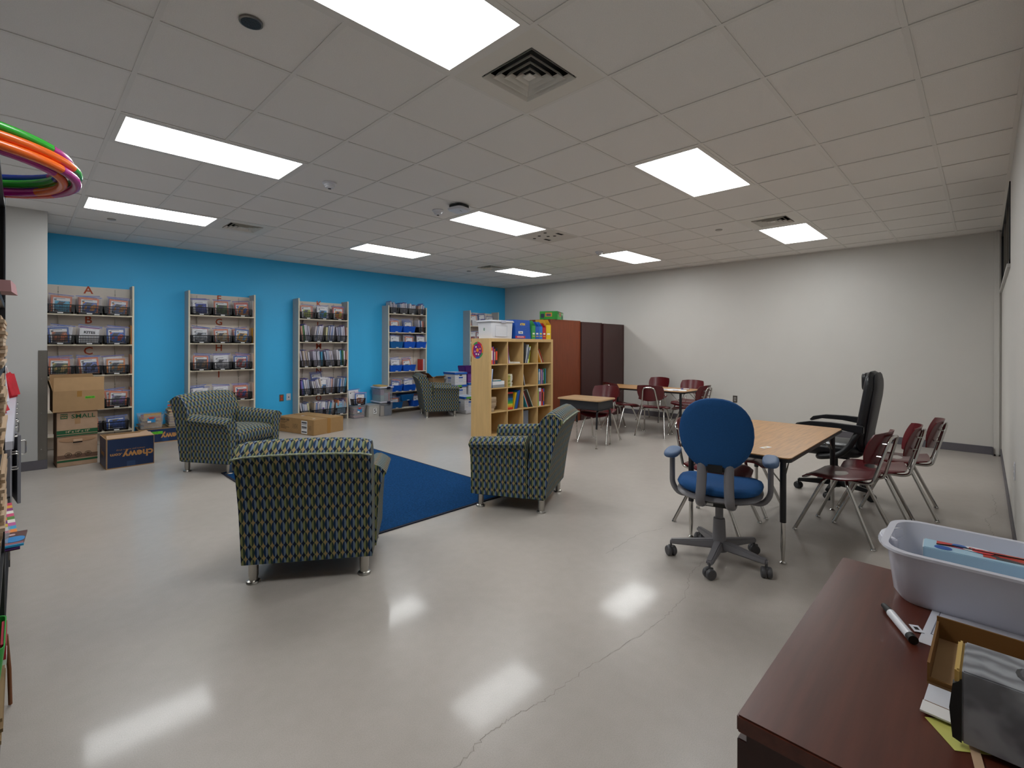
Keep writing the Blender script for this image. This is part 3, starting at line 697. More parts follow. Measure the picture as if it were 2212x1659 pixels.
def book(x, z, th, h, d, col, lean=0, y=None, label='', spine=None, page='d9d4c6', flat=False, grp='books in the birch bookcase'):
    """upright book: spine to the front (-y); x = left bottom edge; lean in degrees (positive leans right)"""
    t = thing('book', label, 'book', (x, y if y is not None else BY+.03, z+.0006), 0, grp)
    c = plain(col, .4)
    b = MB()
    mt = Matrix.Rotation(R(lean), 4, 'Y')
    if lean < 0: mt = Matrix.Translation((0, 0, th*math.sin(R(-lean)))) @ mt if False else mt
    def lift(m):
        zs = [(m @ Vector(p)).z for p in ((0, 0, 0), (th, 0, 0))]; return Matrix.Translation((0, 0, -min(zs))) @ m
    mt = lift(mt)
    b.box(0, .0018, 0, d, 0, h, mt); b.box(th-.0018, th, 0, d, 0, h, mt); b.box(0, th, 0, .002, 0, h, mt)
    b.build('cover', c, t)
    MB().box(.0018, th-.0018, .002, d-.004, .003, h-.003, mt).build('pages', plain(page, .8), t)
    if spine: MB().box(th*.15, th*.85, -.0006, 0, h*.25, h*.8, mt).build('spine_label', plain(spine, .5), t)
    return t
def row(i, j, specs, x0=.004):
    x, y, z = cub(i, j); x += x0; n = 0
    if specs[0][4] < 0: x += specs[0][1]*math.sin(R(-specs[0][4]))+.002
    for (th, h, d, col, lean, spine, desc) in specs:
        ln = abs(lean); w_ = th*math.cos(R(ln))+(0)
        book(x, z, th, h, d, col, lean, BY+.025+.004*(n % 3), f'{desc} in cube {CN[i]} from left, {RN[j]} row of bookcase', spine)
        x += th/math.cos(R(ln))+.001; n += 1
# row top
row(0, 0, [(.014, .255, .2, '7a3a86', 0, None, 'slim purple book'), (.034, .25, .2, 'e2522a', 0, 'f0e6d8', 'thick orange book'), (.022, .26, .2, '6a4aa0', 0, None, 'violet book'), (.018, .23, .2, 'd84a3c', 0, 'e8e0d0', 'red book with pale spine label'), (.012, .235, .2, '1d1a1c', 0, None, 'thin black book'), (.046, .24, .2, '191616', 0, 'e8502c', 'thick black book with orange spine label')])
row(1, 0, [(.012, .22, .2, 'e9e5d4', -4, None, 'cream booklet leaning'), (.018, .275, .2, '8a1f6a', -4, None, 'magenta book leaning'), (.028, .21, .19, 'e6e4df', -12, '2f9fb8', 'white book with teal mark leaning')])
x, y, z = cub(1, 0)
for k, (dx, w_, h_) in enumerate(((.10, .19, .014), (.11, .17, .010))): tag(MB().cbox((x+dx+w_/2, BY+.12, z+.0006+sum((.014, .010)[:k])+h_/2), (w_, .2, h_), R(6*k-3)).build('book', plain('dcdad2', .6), bev=.001), ['white flat booklet, lower of two, in the top row of bookcase', 'white flat booklet, upper of two, in the top row of bookcase'][k], 'book', 'books in the birch bookcase')
row(2, 0, [(.062, .315, .28, '121214', 3, None, 'wide black binder'), (.02, .30, .24, 'cfd3da', 13, None, 'grey-white book leaning'), (.02, .265, .22, '2d4560', 15, None, 'dark blue book leaning'), (.02, .26, .22, 'dcdcdc', 14, '22252a', 'white book with black top leaning'), (.026, .27, .22, 'b9cf26', 9, None, 'lime green book leaning')])
row(3, 0, [(.012, .19, .17, 'e8a52c', -22, None, 'first thin yellow booklet leaning'), (.01, .2, .17, 'd45a1e', -24, None, 'thin orange booklet leaning'), (.014, .23, .17, 'f0b23a', -25, None, 'golden yellow booklet leaning'), (.01, .225, .17, 'e4dcc8', -26, None, 'thin cream booklet leaning'), (.008, .235, .17, '8fa0a4', -27, None, 'thin grey booklet leaning'), (.014, .24, .17, 'd67a2a', -28, None, 'amber booklet leaning'), (.012, .25, .17, 'b6402a', -28, None, 'brick red booklet leaning'), (.008, .24, .17, 'c8c0b4', -29, None, 'thin pale booklet leaning')])
# second row
row(0, 1, [(.018, .285, .2, 'e2e8f0', 6, None, 'white book standing'), (.012, .28, .2, '1c5fb4', 6, None, 'blue book standing')])
x, y, z = cub(0, 1)
zz = z+.0006
for k, (w_, h_, col, l) in enumerate(((.25, .042, '8e9296', 'grey thick book lying at the bottom of a flat pile in bookcase'), (.25, .055, 'dfe0e4', 'thick white binder lying in a flat pile in bookcase'), (.19, .012, '2a8796', 'teal booklet lying on the white binder in bookcase'), (.17, .008, 'e6e2d8', 'cream booklet on top of the flat pile in bookcase'))):
    tag(MB().cbox((x+.04+w_/2, BY+.13, zz+h_/2), (w_, .22, h_), R((0, 1, -5, 7)[k])).build('book', plain(col, .5), bev=.003), l, 'book', 'books in the birch bookcase'); zz += h_+.0005
x, y, z = cub(1, 1); zz = z+.0006
rd = random.Random(3)
for k in range(9):
    s_ = thing('paperback', f'small yellow-green paperback, {ORD[k]} from the bottom of its pile', 'book', (x+.012+rd.uniform(0, .012), BY+.02+rd.uniform(0, .01), zz), 0, 'pile of yellow-green paperbacks')
    MB().box(0, .10, 0, .14, 0, .0205).build('pages', plain('cfcdbd', .8), s_, bev=.001)
    MB().box(-.001, .052, -.001, .141, .002, .0185).build('cover', plain(('b3aa3c', '8e8a34', 'a7a44a')[k % 3], .45), s_)
    zz += .0212
row(2, 1, [(.008, .19, .18, '20242c', -12, None, 'thin black booklet leaning'), (.016, .25, .18, 'd0d4da', -13, None, 'white-edged book leaning')])
row(3, 1, [(.014, .235, .17, '3a8f6a', 0, None, 'green-blue slim book'), (.012, .24, .17, 'd98a2c', 0, None, 'orange slim book'), (.012, .23, .17, 'e4d7b0', 0, None, 'cream slim book'), (.022, .25, .17, '3d97cf', 0, 'e8f0f4', 'sky blue book'), (.01, .24, .17, 'c23b5e', 0, None, 'pink slim book'), (.012, .245, .17, 'e8e4e0', 0, None, 'white slim book'), (.012, .235, .17, '4a7fb4', 0, None, 'steel blue slim book'), (.016, .25, .17, 'b8202e', 0, None, 'red book'), (.014, .235, .17, 'f0ece6', 0, None, 'second white slim book'), (.014, .24, .17, '6a5aa8', 0, None, 'violet slim book'), (.016, .24, .17, '30322f', 0, 'd8d8d8', 'black and white book'), (.012, .245, .17, '6f9c62', 0, None, 'pale green slim book'), (.026, .25, .17, '0f6a4a', 0, None, 'dark green thick book'), (.016, .25, .17, '2a86c8', 0, None, 'bright blue book')])
# third row
x, y, z = cub(0, 2); zz = z+.0006
for k, w_ in enumerate((.075, .075, .10, .115, .12, .125, .122, .118)):
    hh = .026 if k < 7 else .03
    tag(MB().box(0, w_, 0, .12, 0, hh).build('paperback', plain(('a08a70', 'b19a7e', '947d63')[k % 3], .8), bev=.002, loc=(x+.006+.004*(k % 2), BY+.03, zz)), f'small tan paperback, {ORD[k]} from the bottom of its pile', 'book', 'pile of tan paperbacks'); zz += hh+.0005
t = thing('picture_book', 'rainbow-striped picture book with its cover facing out in bookcase', 'book', (cub(1, 2)[0]+.006, BY+.03, cub(1, 2)[2]+.0006))
MB().box(0, .13, 0, .008, 0, .27).build('cover', plain('141418', .35), t)
for k, c_ in enumerate(('c8281e', 'd9962a', 'c9c23a', '3f9a3c', '1f7a58', '1c5a8c', '17304f', '111418')): MB().box(.002, .128, -.001, 0, .004+k*.029, .004+(k+1)*.029).build('stripe', plain(c_, .4), t)
MB().box(.002, .128, -.001, 0, .245, .266).build('stripe', plain('a8201c', .4), t)
x, y, z = cub(1, 2)
xs = .14
for k, (th, col, h, l) in enumerate(((.022, 'e3b61e', .26, 'yellow'), (.012, '23408c', .27, 'navy'), (.014, '2f8a8a', .28, 'teal'), (.012, '2558b0', .285, 'mid blue'), (.026, '1d49b8', .29, 'thick royal blue'))):
    book(x+xs, z, th, h, .2, col, 14, BY+.03, f'{l} book leaning beside the rainbow picture book'); xs += th/math.cos(R(14))+.001
x, y, z = cub(2, 2); xs = .118
for k, (th, col, h, ln, l) in enumerate(((.012, '2f93b4', .27, -24, 'teal-edged'), (.010, 'e6e0cf', .275, -25, 'cream'), (.012, 'c2352c', .29, -25, 'red'), (.03, '33191d', .29, -26, 'dark brown'), (.034, '2a1719', .30, -26, 'blackish brown'), (.018, '1d4a36', .31, -27, 'dark green'), (.01, 'e0e0dc', .32, -27, 'white'))):
    book(x+xs, z, th, h, .2, col, ln, BY+.03, f'{l} book leaning left in the third row, third cube'); xs += th/math.cos(R(ln))+.001
row(3, 2, [(.04, .255, .2, '78ab2e', 0, None, 'thick apple green book'), (.008, .24, .2, 'd98e4a', 0, None, 'thin tan book'), (.062, .29, .22, 'dfdde2', 0, '8c3a6a', 'wide white binder with plum label'), (.036, .27, .2, 'd3301f', 0, '201a1a', 'thick red book with black mark'), (.032, .275, .2, '2c49a8', 0, 'd8642c', 'thick blue book with orange mark')])
x, y, z = cub(2, 3)
tag(MB().box(0, .16, 0, .1, 0, .3).build('magazine_file', plain('6f7684', .5), bev=.003, loc=(x+.02, BY+.06, z+.0006)), 'grey file standing in the bottom row of bookcase', 'magazine file')
# round sticker on the end panel
st = thing('round_sticker', 'round purple and orange sticker on the end of the bookcase', 'sticker', (BX, 3.331, 1.313))
toX = Matrix.Rotation(R(-90), 4, 'Z') @ Matrix.Rotation(R(90), 4, 'X')
def disc(r0, r1, a0_, a1_, n=10):
    ps = [(r1*math.cos(R(a0_+(a1_-a0_)*i/n)), r1*math.sin(R(a0_+(a1_-a0_)*i/n))) for i in range(n+1)]
    qs = [(r0*math.cos(R(a1_-(a1_-a0_)*i/n)), r0*math.sin(R(a1_-(a1_-a0_)*i/n))) for i in range(n+1)]
    return ps+(qs if r0 > 0 else [(0, 0)])
def stick(name, out, d0, col):
    b = MB(); k = len(out)
    b.add([toX @ Vector((x, y, d0)) for x, y in out]+[toX @ Vector((x, y, d0+.0006)) for x, y in out], [tuple(range(k-1, -1, -1)), tuple(range(k, 2*k))]+[(j, (j+1) % k, k+(j+1) % k, k+j) for j in range(k)])
    b.build(name, plain(col, .35), st)
stick('sticker_disc', disc(0, .127, 0, 360, 40)[:-2], .0005, '7a1a78')
for a0_, a1_, c_ in ((90, 135, '3f8f4c'), (135, 200, 'e0702c'), (200, 250, 'c8263a'), (250, 295, '2a58b0'), (295, 340, '3f9a52'), (340, 400, 'e2762c'), (400, 450, 'c8283c')): stick('sticker_rim', disc(.098, .126, a0_, a1_), .0012, c_)
stick('sticker_centre', disc(0, .03, 0, 360, 20)[:-2], .0014, 'e8702a')
for a in (-18, 0, 18): stick('sticker_band', [(-.025, -.004+a*.0007), (.025, .004+a*.0007), (.025, .008+a*.0007), (-.025, 0+a*.0007)], .0021, 'f0b23a')
for a, rr, c_ in ((125, .06, 'd8dce4'), (60, .065, 'c8283c'), (20, .062, 'f0a83a'), (200, .06, 'c88fb8'), (245, .065, 'e8e4e0'), (290, .066, 'f0e2c0'), (330, .06, 'd85a8a')):
    cx, cy = rr*math.cos(R(a)), rr*math.sin(R(a)); stick('sticker_shape', [(cx+x, cy+y) for x, y in sup(.016, .014, 10)], .0014, c_)
# ---- on top of the bookcase
zt = BH+.0005
t = thing('file_tote', 'white lidded plastic file tote on top of the bookcase', 'storage box', (4.675, 3.27, zt), R(0))
b = MB(); 
def tub(b, w0, d0, w1, d1, z0, z1, th=.004, r=.02):
    o0 = rrect(-w0, w0, -d0, d0, r); o1 = rrect(-w1, w1, -d1, d1, r*1.3); i1 = rrect(-w1+th, w1-th, -d1+th, d1-th, r*1.2); i0 = rrect(-w0+th, w0-th, -d0+th, d0-th, r*.9)
    k = len(o0); vs_ = [(x, y, z0) for x, y in o0]+[(x, y, z1) for x, y in o1]+[(x, y, z1) for x, y in i1]+[(x, y, z0+th) for x, y in i0]
    fs = [tuple(range(k-1, -1, -1)), tuple(range(3*k, 4*k))]
    for a in range(3): fs += [(a*k+j, a*k+(j+1) % k, (a+1)*k+(j+1) % k, (a+1)*k+j) for j in range(k)]
    return b.add(vs_, fs)
tub(MB(), .215, .15, .228, .16, 0, .245).build('bin', M['whiteplastic'], t, smooth=40)
MB().plate(rrect(-.25, .25, -.178, .178, .03), .247, .262).plate(rrect(-.24, .24, -.168, .168, .03), .262, .275).build('lid', M['whiteplastic'], t, bev=.004)
MB().cbox((.0, -.178, .25), (.1, .012, .03)).build('latch', plain('b4b4c4', .4), t)
for x0, x1, z0, z1 in ((-.15, .1, .195, .2), (-.15, .1, .03, .035), (-.15, -.145, .03, .2), (.095, .1, .03, .2)): MB().box(x0, x1, -.1625, -.156, z0, z1).build('moulded_rib', plain('cfd0d8', .35), t)
o = text('O', .055, plain('1f7a4c', .5), t, (-.2235, .01, .135), '-x', bold=.002, sx=.7, name='marker_letter')
# magazine holders
def holder(x, col, label, w_=.082, h=.30, d=.24, cut=True, txt=None, y0=3.1, c2=None):
    t = thing('magazine_holder', label, 'magazine holder', (x, y0, zt), 0, 'cardboard magazine holders on the bookcase')
    m = P('printed_card_'+col, col, .4, var=.08, vs=14); m2 = plain(c2, .4) if c2 else m
    lo = h*.72
    prof = [(0, 0), (d, 0), (d, h), (.07, h), (0, lo)]
    for s_, xx in ((0, 0), (1, w_-.003)): MB().prism(prof, xx, xx+.003, lambda u, a, z: (u, a, z)).build('side_panel', m, t)
    MB().box(.003, w_-.003, 0, .003, 0, lo*1.0).build('front_panel', m2, t); MB().box(.003, w_-.003, d-.003, d, 0, h).build('back_panel', m, t); MB().box(.003, w_-.003, .003, d-.003, 0, .003).build('bottom_panel', m, t)
    MB().box(.012, w_-.012, .09, d-.02, .004, h*.8).build('booklets', plain('8d8a80', .7), t)
    MB().box(w_*.2, w_*.8, -.001, 0, .075, .1).build('label', plain('e8e6d8' if col != '2b73c4' else 'd8c83a', .5), t)
    text('ACTION', .016, plain('f2c42a', .5), t, (w_/2, -.001, .045), '-y', bold=.001)
    return t
hb = thing('book_set_box', 'wide blue book-set box with yellow title beside the white tote', 'storage box', (4.955, 3.11, zt))
mb = P('blue_printed_card', '1d51ac', .35, var=.12, vs=18, stretch=(1, 1, 5))
MB().hexa([(0, 0, 0), (.36, 0, 0), (.36, .24, 0), (0, .24, 0), (.02, .03, .30), (.36, .03, .30), (.36, .24, .30), (.02, .24, .30)]).build('carton', mb, hb, bev=.002)
MB().hexa([(.0, -.0015, .012), (.22, -.0015, .012), (.22, 0, .012), (0, 0, .012), (.002, .002, .045), (.225, .002, .045), (.225, .004, .045), (.002, .004, .045)]).build('red_strip', plain('c01f34', .4), hb)
text('SCHOLASTIC', .024, M['label'], hb, (.115, -.0016, .029), '-y', bold=.0006, sx=1.1)
text('ACTION', .05, plain('f4cf2a', .4), hb, (.18, .0218, .228), '-y', bold=.002, sx=.6, shear=.2, name='title')
MB().cbox((.125, .009, .1), (.10, .006, .04)).build('white_label', M['label'], hb); text('Focus', .024, M['ink'], hb, (.125, .0055, .1), '-y', bold=.001)
holder(5.325, '3d9a52', 'green magazine holder on the bookcase'); holder(5.412, '1f56b4', 'darker blue magazine holder next to the green one', h=.285); holder(5.499, '2b73c4', 'lighter blue magazine holder between dark blue and red ones', h=.285)
holder(5.588, 'b3262c', 'red magazine holder on the bookcase', h=.27)
holder(5.677, 'd9a61e', 'large orange and yellow magazine holder at the end of bookcase', w_=.12, h=.33, c2='e0bf1c')
# ---------------------------------------------------------------- wardrobes along the far side
def cabinet(x0, x1, y0, y1, z1, m, label, lip):
    t = thing('wardrobe', label, 'cabinet', (x0, y0, 0), 0, 'tall wooden wardrobes')
    w_ = x1-x0; d = y1-y0
    MB().box(.0, w_, 0, d, 0, z1-.025).build('carcass', m, t, bev=.002); MB().box(-.0, w_, -.004, d+.01, z1-.025, z1).build('top', m, t, bev=.002)
    MB().box(.0, .018, -.004, 0, 0, z1-.025).build('edge_strip', m, t); MB().box(w_-.018, w_, -.004, 0, 0, z1-.025).build('edge_strip', m, t)
    for k in range(2): 
        dr = MB().box(w_*k/2+.004, w_*(k+1)/2-.004, d, d+.02, .08, z1-.03).build('door', m, t); MB().tube([(w_/2+(k-.5)*.08, d+.035, .85), (w_/2+(k-.5)*.08, d+.035, 1.0)], .006, 8).build('handle', M['chrome'], dr)
cabinet(5.985, 6.85, 3.27, 3.75, 1.845, M['cherry'], 'reddish cherry wardrobe behind the bookcase', 0)
cabinet(6.855, 7.53, 3.25, 3.75, 1.83, M['mahog'], 'dark mahogany wardrobe between the cherry one and the end one', 0)
cabinet(7.535, 8.28, 3.22, 3.72, 1.82, M['mahog'], 'dark mahogany wardrobe against the beige wall', 0)
t = thing('craft_box', 'bright green printed box lying on top of the cherry wardrobe', 'box', (6.30, 3.50, 1.8455), R(28))
mg = P('green_printed_card', '1f9a2c', .35, var=.2, vs=9)
MB().box(-.27, .27, -.16, .16, 0, .145).build('carton', mg, t, bev=.002)
for x0, x1, z0, z1, c_ in ((-.12, .03, .06, .13, 'c8742a'), (-.10, .0, .075, .115, '3a50b0'), (.10, .2, .02, .1, '18284c'), (.14, .19, .08, .13, 'dfe6e0'), (-.26, -.16, .09, .14, '123c1c')): MB().box(x0, x1, -.1615, -.16, z0, z1).build('print', plain(c_, .4), t)
for y0, y1, z0, z1, c_ in ((-.06, .06, .05, .12, 'd08a2a'), (-.04, .04, .06, .1, '3a62c0'), (.08, .14, .03, .1, '18284c')): MB().box(-.2715, -.27, y0, y1, z0, z1).build('print', plain(c_, .4), t)
MB().box(-.27, .27, -.1612, -.16, .128, .145).build('print', plain('0d5a1e', .4), t)
# ---------------------------------------------------------------- wall shelving with baskets of bagged books
SD = .25; SYF = YB-SD                      # shelf depth, front plane
UN = ['leftmost', 'second', 'third', 'fourth', 'fifth']
def shelf_unit(k, x0, x1, zs, letters, top=2.205):
    t = thing('shelving_unit', f'tall grey-beige wall shelving unit, {UN[k]} from the left on the blue wall', 'shelving', (x0, SYF, 0), 0, 'wall shelving units')
    w_ = x1-x0; pt = .022
    for xx in (0, w_-pt):
        s_ = MB().box(xx, xx+pt, .004, SD-.001, 0, top).build('side_panel', M['laminate_side'], t); MB().box(xx, xx+pt, 0, .004, 0, top).build('edge_band', M['edge'], s_)
    MB().box(pt, w_-pt, SD-.02, SD-.001, 0, top-.03).build('back_panel', M['laminate'], t)
    for xx in (w_*.17, w_*.80):
        s_ = MB().box(xx-.006, xx+.006, SD-.024, SD-.02, .1, top-.05).build('standard_rail', plain('bdb6aa', .4), t)
        b = MB()
        for q in range(44): b.box(xx-.0025, xx+.0025, SD-.0245, SD-.0238, .14+q*.045, .155+q*.045)
        b.build('rail_slots', M['dark'], s_)
    for z in zs:
        sh = MB().box(pt+.001, w_-pt-.001, .004, SD-.03, z-.018, z).build('shelf', M['laminate'], t); MB().box(pt+.001, w_-pt-.001, 0, .004, z-.018, z).build('edge_band', M['edge'], sh)
        for xx in (w_*.17, w_*.80):
            if z > .2: MB().hexa([(xx-.003, .08, z-.022), (xx+.003, .08, z-.022), (xx+.003, SD-.024, z-.022), (xx-.003, SD-.024, z-.022), (xx-.003, .08, z-.0185), (xx+.003, .08, z-.0185), (xx+.003, SD-.024, z-.0185), (xx-.003, SD-.024, z-.0185)]).hexa([(xx-.003, SD-.05, z-.12), (xx+.003, SD-.05, z-.12), (xx+.003, SD-.024, z-.14), (xx-.003, SD-.024, z-.14), (xx-.003, SD-.09, z-.022), (xx+.003, SD-.09, z-.022), (xx+.003, SD-.024, z-.022), (xx-.003, SD-.024, z-.022)]).build('bracket', plain('cfc8bc', .4), sh)
    for L_, z in letters:
        o = text(L_, .145, M['letter'], t, (w_*.5-.005, SD-.0215, z), '-y', bold=.0022, name='wall_letter')
    return t
_bk = {}
def basket_mesh(w_, h=.122, d=.2):
    k = ('lat', w_)
    if k in _bk: return _bk[k]
    b = MB(); a = w_/2; e = .012; dp = d
    # solid floor, back and sloping sides, open lattice front
    b.box(-a+e, a-e, .004, dp, 0, .004); b.hexa([(-a+e, dp-.004, 0), (a-e, dp-.004, 0), (a-e, dp, 0), (-a+e, dp, 0), (-a, dp-.004, h), (a, dp-.004, h), (a, dp, h), (-a, dp, h)])
    for s_ in (-1, 1):
        p = [(s_*(a-e), .004, 0), (s_*(a-e), dp, 0), (s_*(a-e-.004), dp, 0), (s_*(a-e-.004), .004, 0), (s_*a, 0, h), (s_*a, dp, h), (s_*(a-.004), dp, h), (s_*(a-.004), 0, h)]; b.hexa(p)
    b.box(-a+e, a-e, 0, .004, 0, .022); b.box(-a, a, -.004, .004, h-.012, h)
    for s_ in (-1, 1): b.hexa([(s_*(a-e-.022), 0, 0), (s_*(a-e), 0, 0), (s_*(a-e), .004, 0), (s_*(a-e-.022), .004, 0), (s_*(a-.03), 0, h), (s_*a, 0, h), (s_*a, .004, h), (s_*(a-.03), .004, h)])
    n = max(7, int(w_/.021)); x0 = -a+.036; x1 = a-.036
    for i in range(1, n):
        x = x0+(x1-x0)*i/n; b.box(x-.0026, x+.0026, 0, .003, .02, h-.01)
    for z in (.047, .074): b.box(x0-.006, x1+.006, 0, .003, z-.0026, z+.0026)
    b.box(-a, -a+.006, 0, dp, h-.01, h); b.box(a-.006, a, 0, dp, h-.01, h)
    _bk[k] = b.mesh('basket_body', M['basket']); return _bk[k]
lab_me = MB().box(-.028, .028, -.006, -.0042, .002, .016).mesh('label_tag', M['label'])
def basket(x, z, w_, label, grp='black lattice baskets on the wall shelves'):
    t = thing('basket', label, 'basket', (x, SYF-.012, z+.0006), 0, grp)
    put('basket_body', basket_mesh(w_), t); put('label_tag', lab_me, t); return t
def bluebasket(x, z, w_, label, mat='bluebasket', h=.125, rx=0, loc=None, tilt=0):
    t = thing('basket', label, 'basket', loc or (x, SYF-.03, z+.0006), tilt, 'blue baskets on the wall shelves')
    k = (mat, w_, h)
    if k not in _bk:
        b = MB(); a = w_/2; dd = .23
        o0 = rrect(-a+.025, a-.025, .02, dd-.02, .02); o1 = rrect(-a, a, 0, dd, .03); i1 = rrect(-a+.004, a-.004, .004, dd-.004, .03); i0 = rrect(-a+.029, a-.029, .024, dd-.024, .02); n = len(o0)
        vs_ = [(x_, y_, 0) for x_, y_ in o0]+[(x_, y_, h) for x_, y_ in o1]+[(x_, y_, h) for x_, y_ in i1]+[(x_, y_, .004) for x_, y_ in i0]; fs = [tuple(range(n-1, -1, -1)), tuple(range(3*n, 4*n))]
        for q in range(3): fs += [(q*n+j, q*n+(j+1) % n, (q+1)*n+(j+1) % n, (q+1)*n+j) for j in range(n)]
        b.add(vs_, fs); rim = MB(); rim.tube([(x_, y_, h) for x_, y_ in o1], .005, 6, closed=True)
        hl = MB(); rd_ = random.Random(5)
        for i in range(9):
            for j in range(4):
                if (i+j) % 2 == 0 or rd_.random() < .25: continue
                zz = .03+j*.024; yy = .02*(1-zz/h)-.0006; xx = (i-4)*(w_-.1)/9
                hl.cbox((xx, yy, zz), (.007, .003, .009))
        _bk[k] = (b.mesh('basket_body', M[mat], 40), rim.mesh('rim', M[mat], 50), hl.mesh('perforations', plain('0b3c90' if mat == 'bluebasket' else '0a3c62', .5)))
    for n_, me in zip(('basket_body', 'rim', 'perforations'), _bk[k]): put(n_, me, t)
    put('label_tag', lab_me, t, (0, .012, 0)); return t
# one bag of books: booklet with coloured border, white page, picture; clear film; zip strip
def pic_mat(c1, c2):
    k = ('pic', c1, c2)
    if k not in _bk:
        m, nt, b = newmat('cover_picture_'+c1+c2); n = nt.nodes.new('ShaderNodeTexNoise'); n.inputs['Scale'].default_value = 11; n.inputs['Detail'].default_value = 2
        r = nt.nodes.new('ShaderNodeValToRGB'); r.color_ramp.interpolation = 'CONSTANT'; e = r.color_ramp.elements; e[0].color = srgb(c1); e[1].position = .52; e[1].color = srgb(c2); q = e.new(.62); q.color = srgb('e6e0d6'); q = e.new(.42); q.color = srgb(c1); e[0].color = srgb('3a3a40')
        tc = nt.nodes.new('ShaderNodeTexCoord'); nt.links.new(tc.outputs['Object'], n.inputs['Vector']); nt.links.new(n.outputs[0], r.inputs[0]); nt.links.new(r.outputs[0], b.inputs['Base Color']); b.inputs['Roughness'].default_value = .4; _bk[k] = m
    return _bk[k]
def film_mesh(w_, h, seed):
    k = ('film', w_, h, seed)
    if k not in _bk:
        rd_ = random.Random(seed); nx, nz = 6, 6; vs_ = []; fs = []
        for s_ in (-1, 1):
            for i in range(nx+1):
                for j in range(nz+1):
                    u = -1+2*i/nx; v = j/nz; bulge = (1-u*u)*.012+.006; vs_.append((u*w_/2+rd_.uniform(-.003, .003), s_*bulge*(1-.75*v*v)+rd_.uniform(-.003, .003), v*h))
        n1 = (nx+1)*(nz+1)
        for i in range(nx):
            for j in range(nz):
                a = i*(nz+1)+j; fs.append((a, a+nz+1, a+nz+2, a+1)); fs.append((n1+a, n1+a+nz+1, n1+a+nz+2, n1+a+1))
        _bk[k] = MB().add(vs_, fs).mesh('bag_film', M['film'], 60)
    return _bk[k]
ORG, BLU, WHT, PUR = 'd2703f', '23509c', 'e4e3e6', '5a3f96'
def bag(x, z, y, border, c1, c2, label, w_=.2, h=.225, tilt=0, lean=6, picz=.5, zipc='3a5fb4', ph=.5, filmh=.022, white=True, word=None, pw=.7, px=.06):
    t = thing('book_bag', label, 'book bag', (x, y, z+.008), 0, 'zip bags of books in the shelf baskets')
    t.rotation_euler = (R(-lean), R(tilt), 0)
    MB().box(-w_/2, w_/2, 0, .014, .002, h).build('booklet', plain(border, .45), t)
    if white: MB().box(-w_/2+.018, w_/2-.018, -.0012, 0, .014, h-.022).build('page', M['paper'], t)
    if c1: MB().box(-w_*pw/2+w_*px*.5, w_*pw/2+w_*px, -.0024, -.0012, .02, h*ph+.02).build('picture', pic_mat(c1, c2), t)
    if word: text(word, .045, M['ink'], t, (0, -.0026, h-.055), '-y', bold=.002, name='title', sx=1.05)
    else:
        b = MB(); b.box(-w_*.3, w_*.18, -.0018, -.0012, h-.036, h-.03); b.box(-w_*.36, -w_*.24, -.0018, -.0012, h-.06, h-.042); b.build('print', plain('55565c'), t)
    f_ = put('bag_film', film_mesh(w_+.055, h+filmh, int(x*97) % 5), t, (.006, -.008, 0))
    if zipc: MB().box(-w_/2-.02, w_/2+.026, -.002, .003, h+filmh-.012, h+filmh-.002).build('zip_strip', plain(zipc, .35), t)
    return t
def thin(x, z, y, th, h, col, lean, label, d=.17, zipc=None, loc_g='thin bagged books standing edge-on'):
    t = thing('thin_book_bag', label, 'book bag', (x, y, z+.006), 0, loc_g); t.rotation_euler = (0, R(lean), 0)
    b = MB(); n = 4
    prof = []
    for i in range(n+1): prof.append((th*(.5+.1*math.sin(i*2.1)), h*i/n))
    for i in range(n, -1, -1): prof.append((-th*(.5+.1*math.cos(i*1.7)), h*i/n))
    b.prism(prof, 0, d, lambda u, a, zz: (a, u, zz)); b.build('booklet', plain(col, .3), t)
    if zipc: MB().box(-th*.3, th*.3, -.002, d+.005, h+.012, h+.02).build('zip_strip', plain(zipc, .35), t)
    put('bag_film', film_mesh(.2, round(h+.025, 2), int(x*131) % 4), t, (0, d/2-.006, 0), R(90))
    return t
def folder(x, z, h, cols, unit, rowname):
    for k, c_ in enumerate(cols):
        tag(MB().box(0, .004, 0, .2, 0, h-.012*k).build('folder', plain(c_, .6), loc=(x+k*.0055, SYF+.008, z+.0006)), f'{["outer", "inner", "third"][k]} folder standing beside the baskets, {rowname} shelf, {UN[unit]} unit', 'folder', 'folders beside the baskets')
POS3 = ['left', 'middle', 'right']; POS4 = ['first', 'second', 'third', 'fourth']
U = [(-.24, .692), (1.34, 2.276), (2.97, 3.90), (4.75, 5.686), (6.905, 7.84)]
ZS = [[1.785, 1.385, .975, .515, .20], [1.84, 1.41, .99, .50, .10], [1.85, 1.44, .99, .49, .10], [2.03, 1.65, 1.33, .85, .44, .10], [1.85, 1.45, 1.0, .5, .1]]
shelf_unit(0, *U[0], ZS[0], [('A', 2.125), ('B', 1.715), ('C', 1.29)]); shelf_unit(1, *U[1], ZS[1], [('F', 2.12), ('G', 1.745), ('H', 1.33), ('I', .905)])
shelf_unit(2, *U[2], ZS[2], [('K', 2.14), ('L', 1.755), ('M', 1.36), ('N', .90), ('O', .40)]); shelf_unit(3, *U[3], ZS[3], [], 2.19); shelf_unit(4, *U[4], ZS[4], [])
RW = ['top', 'second', 'third', 'fourth', 'fifth', 'bottom']
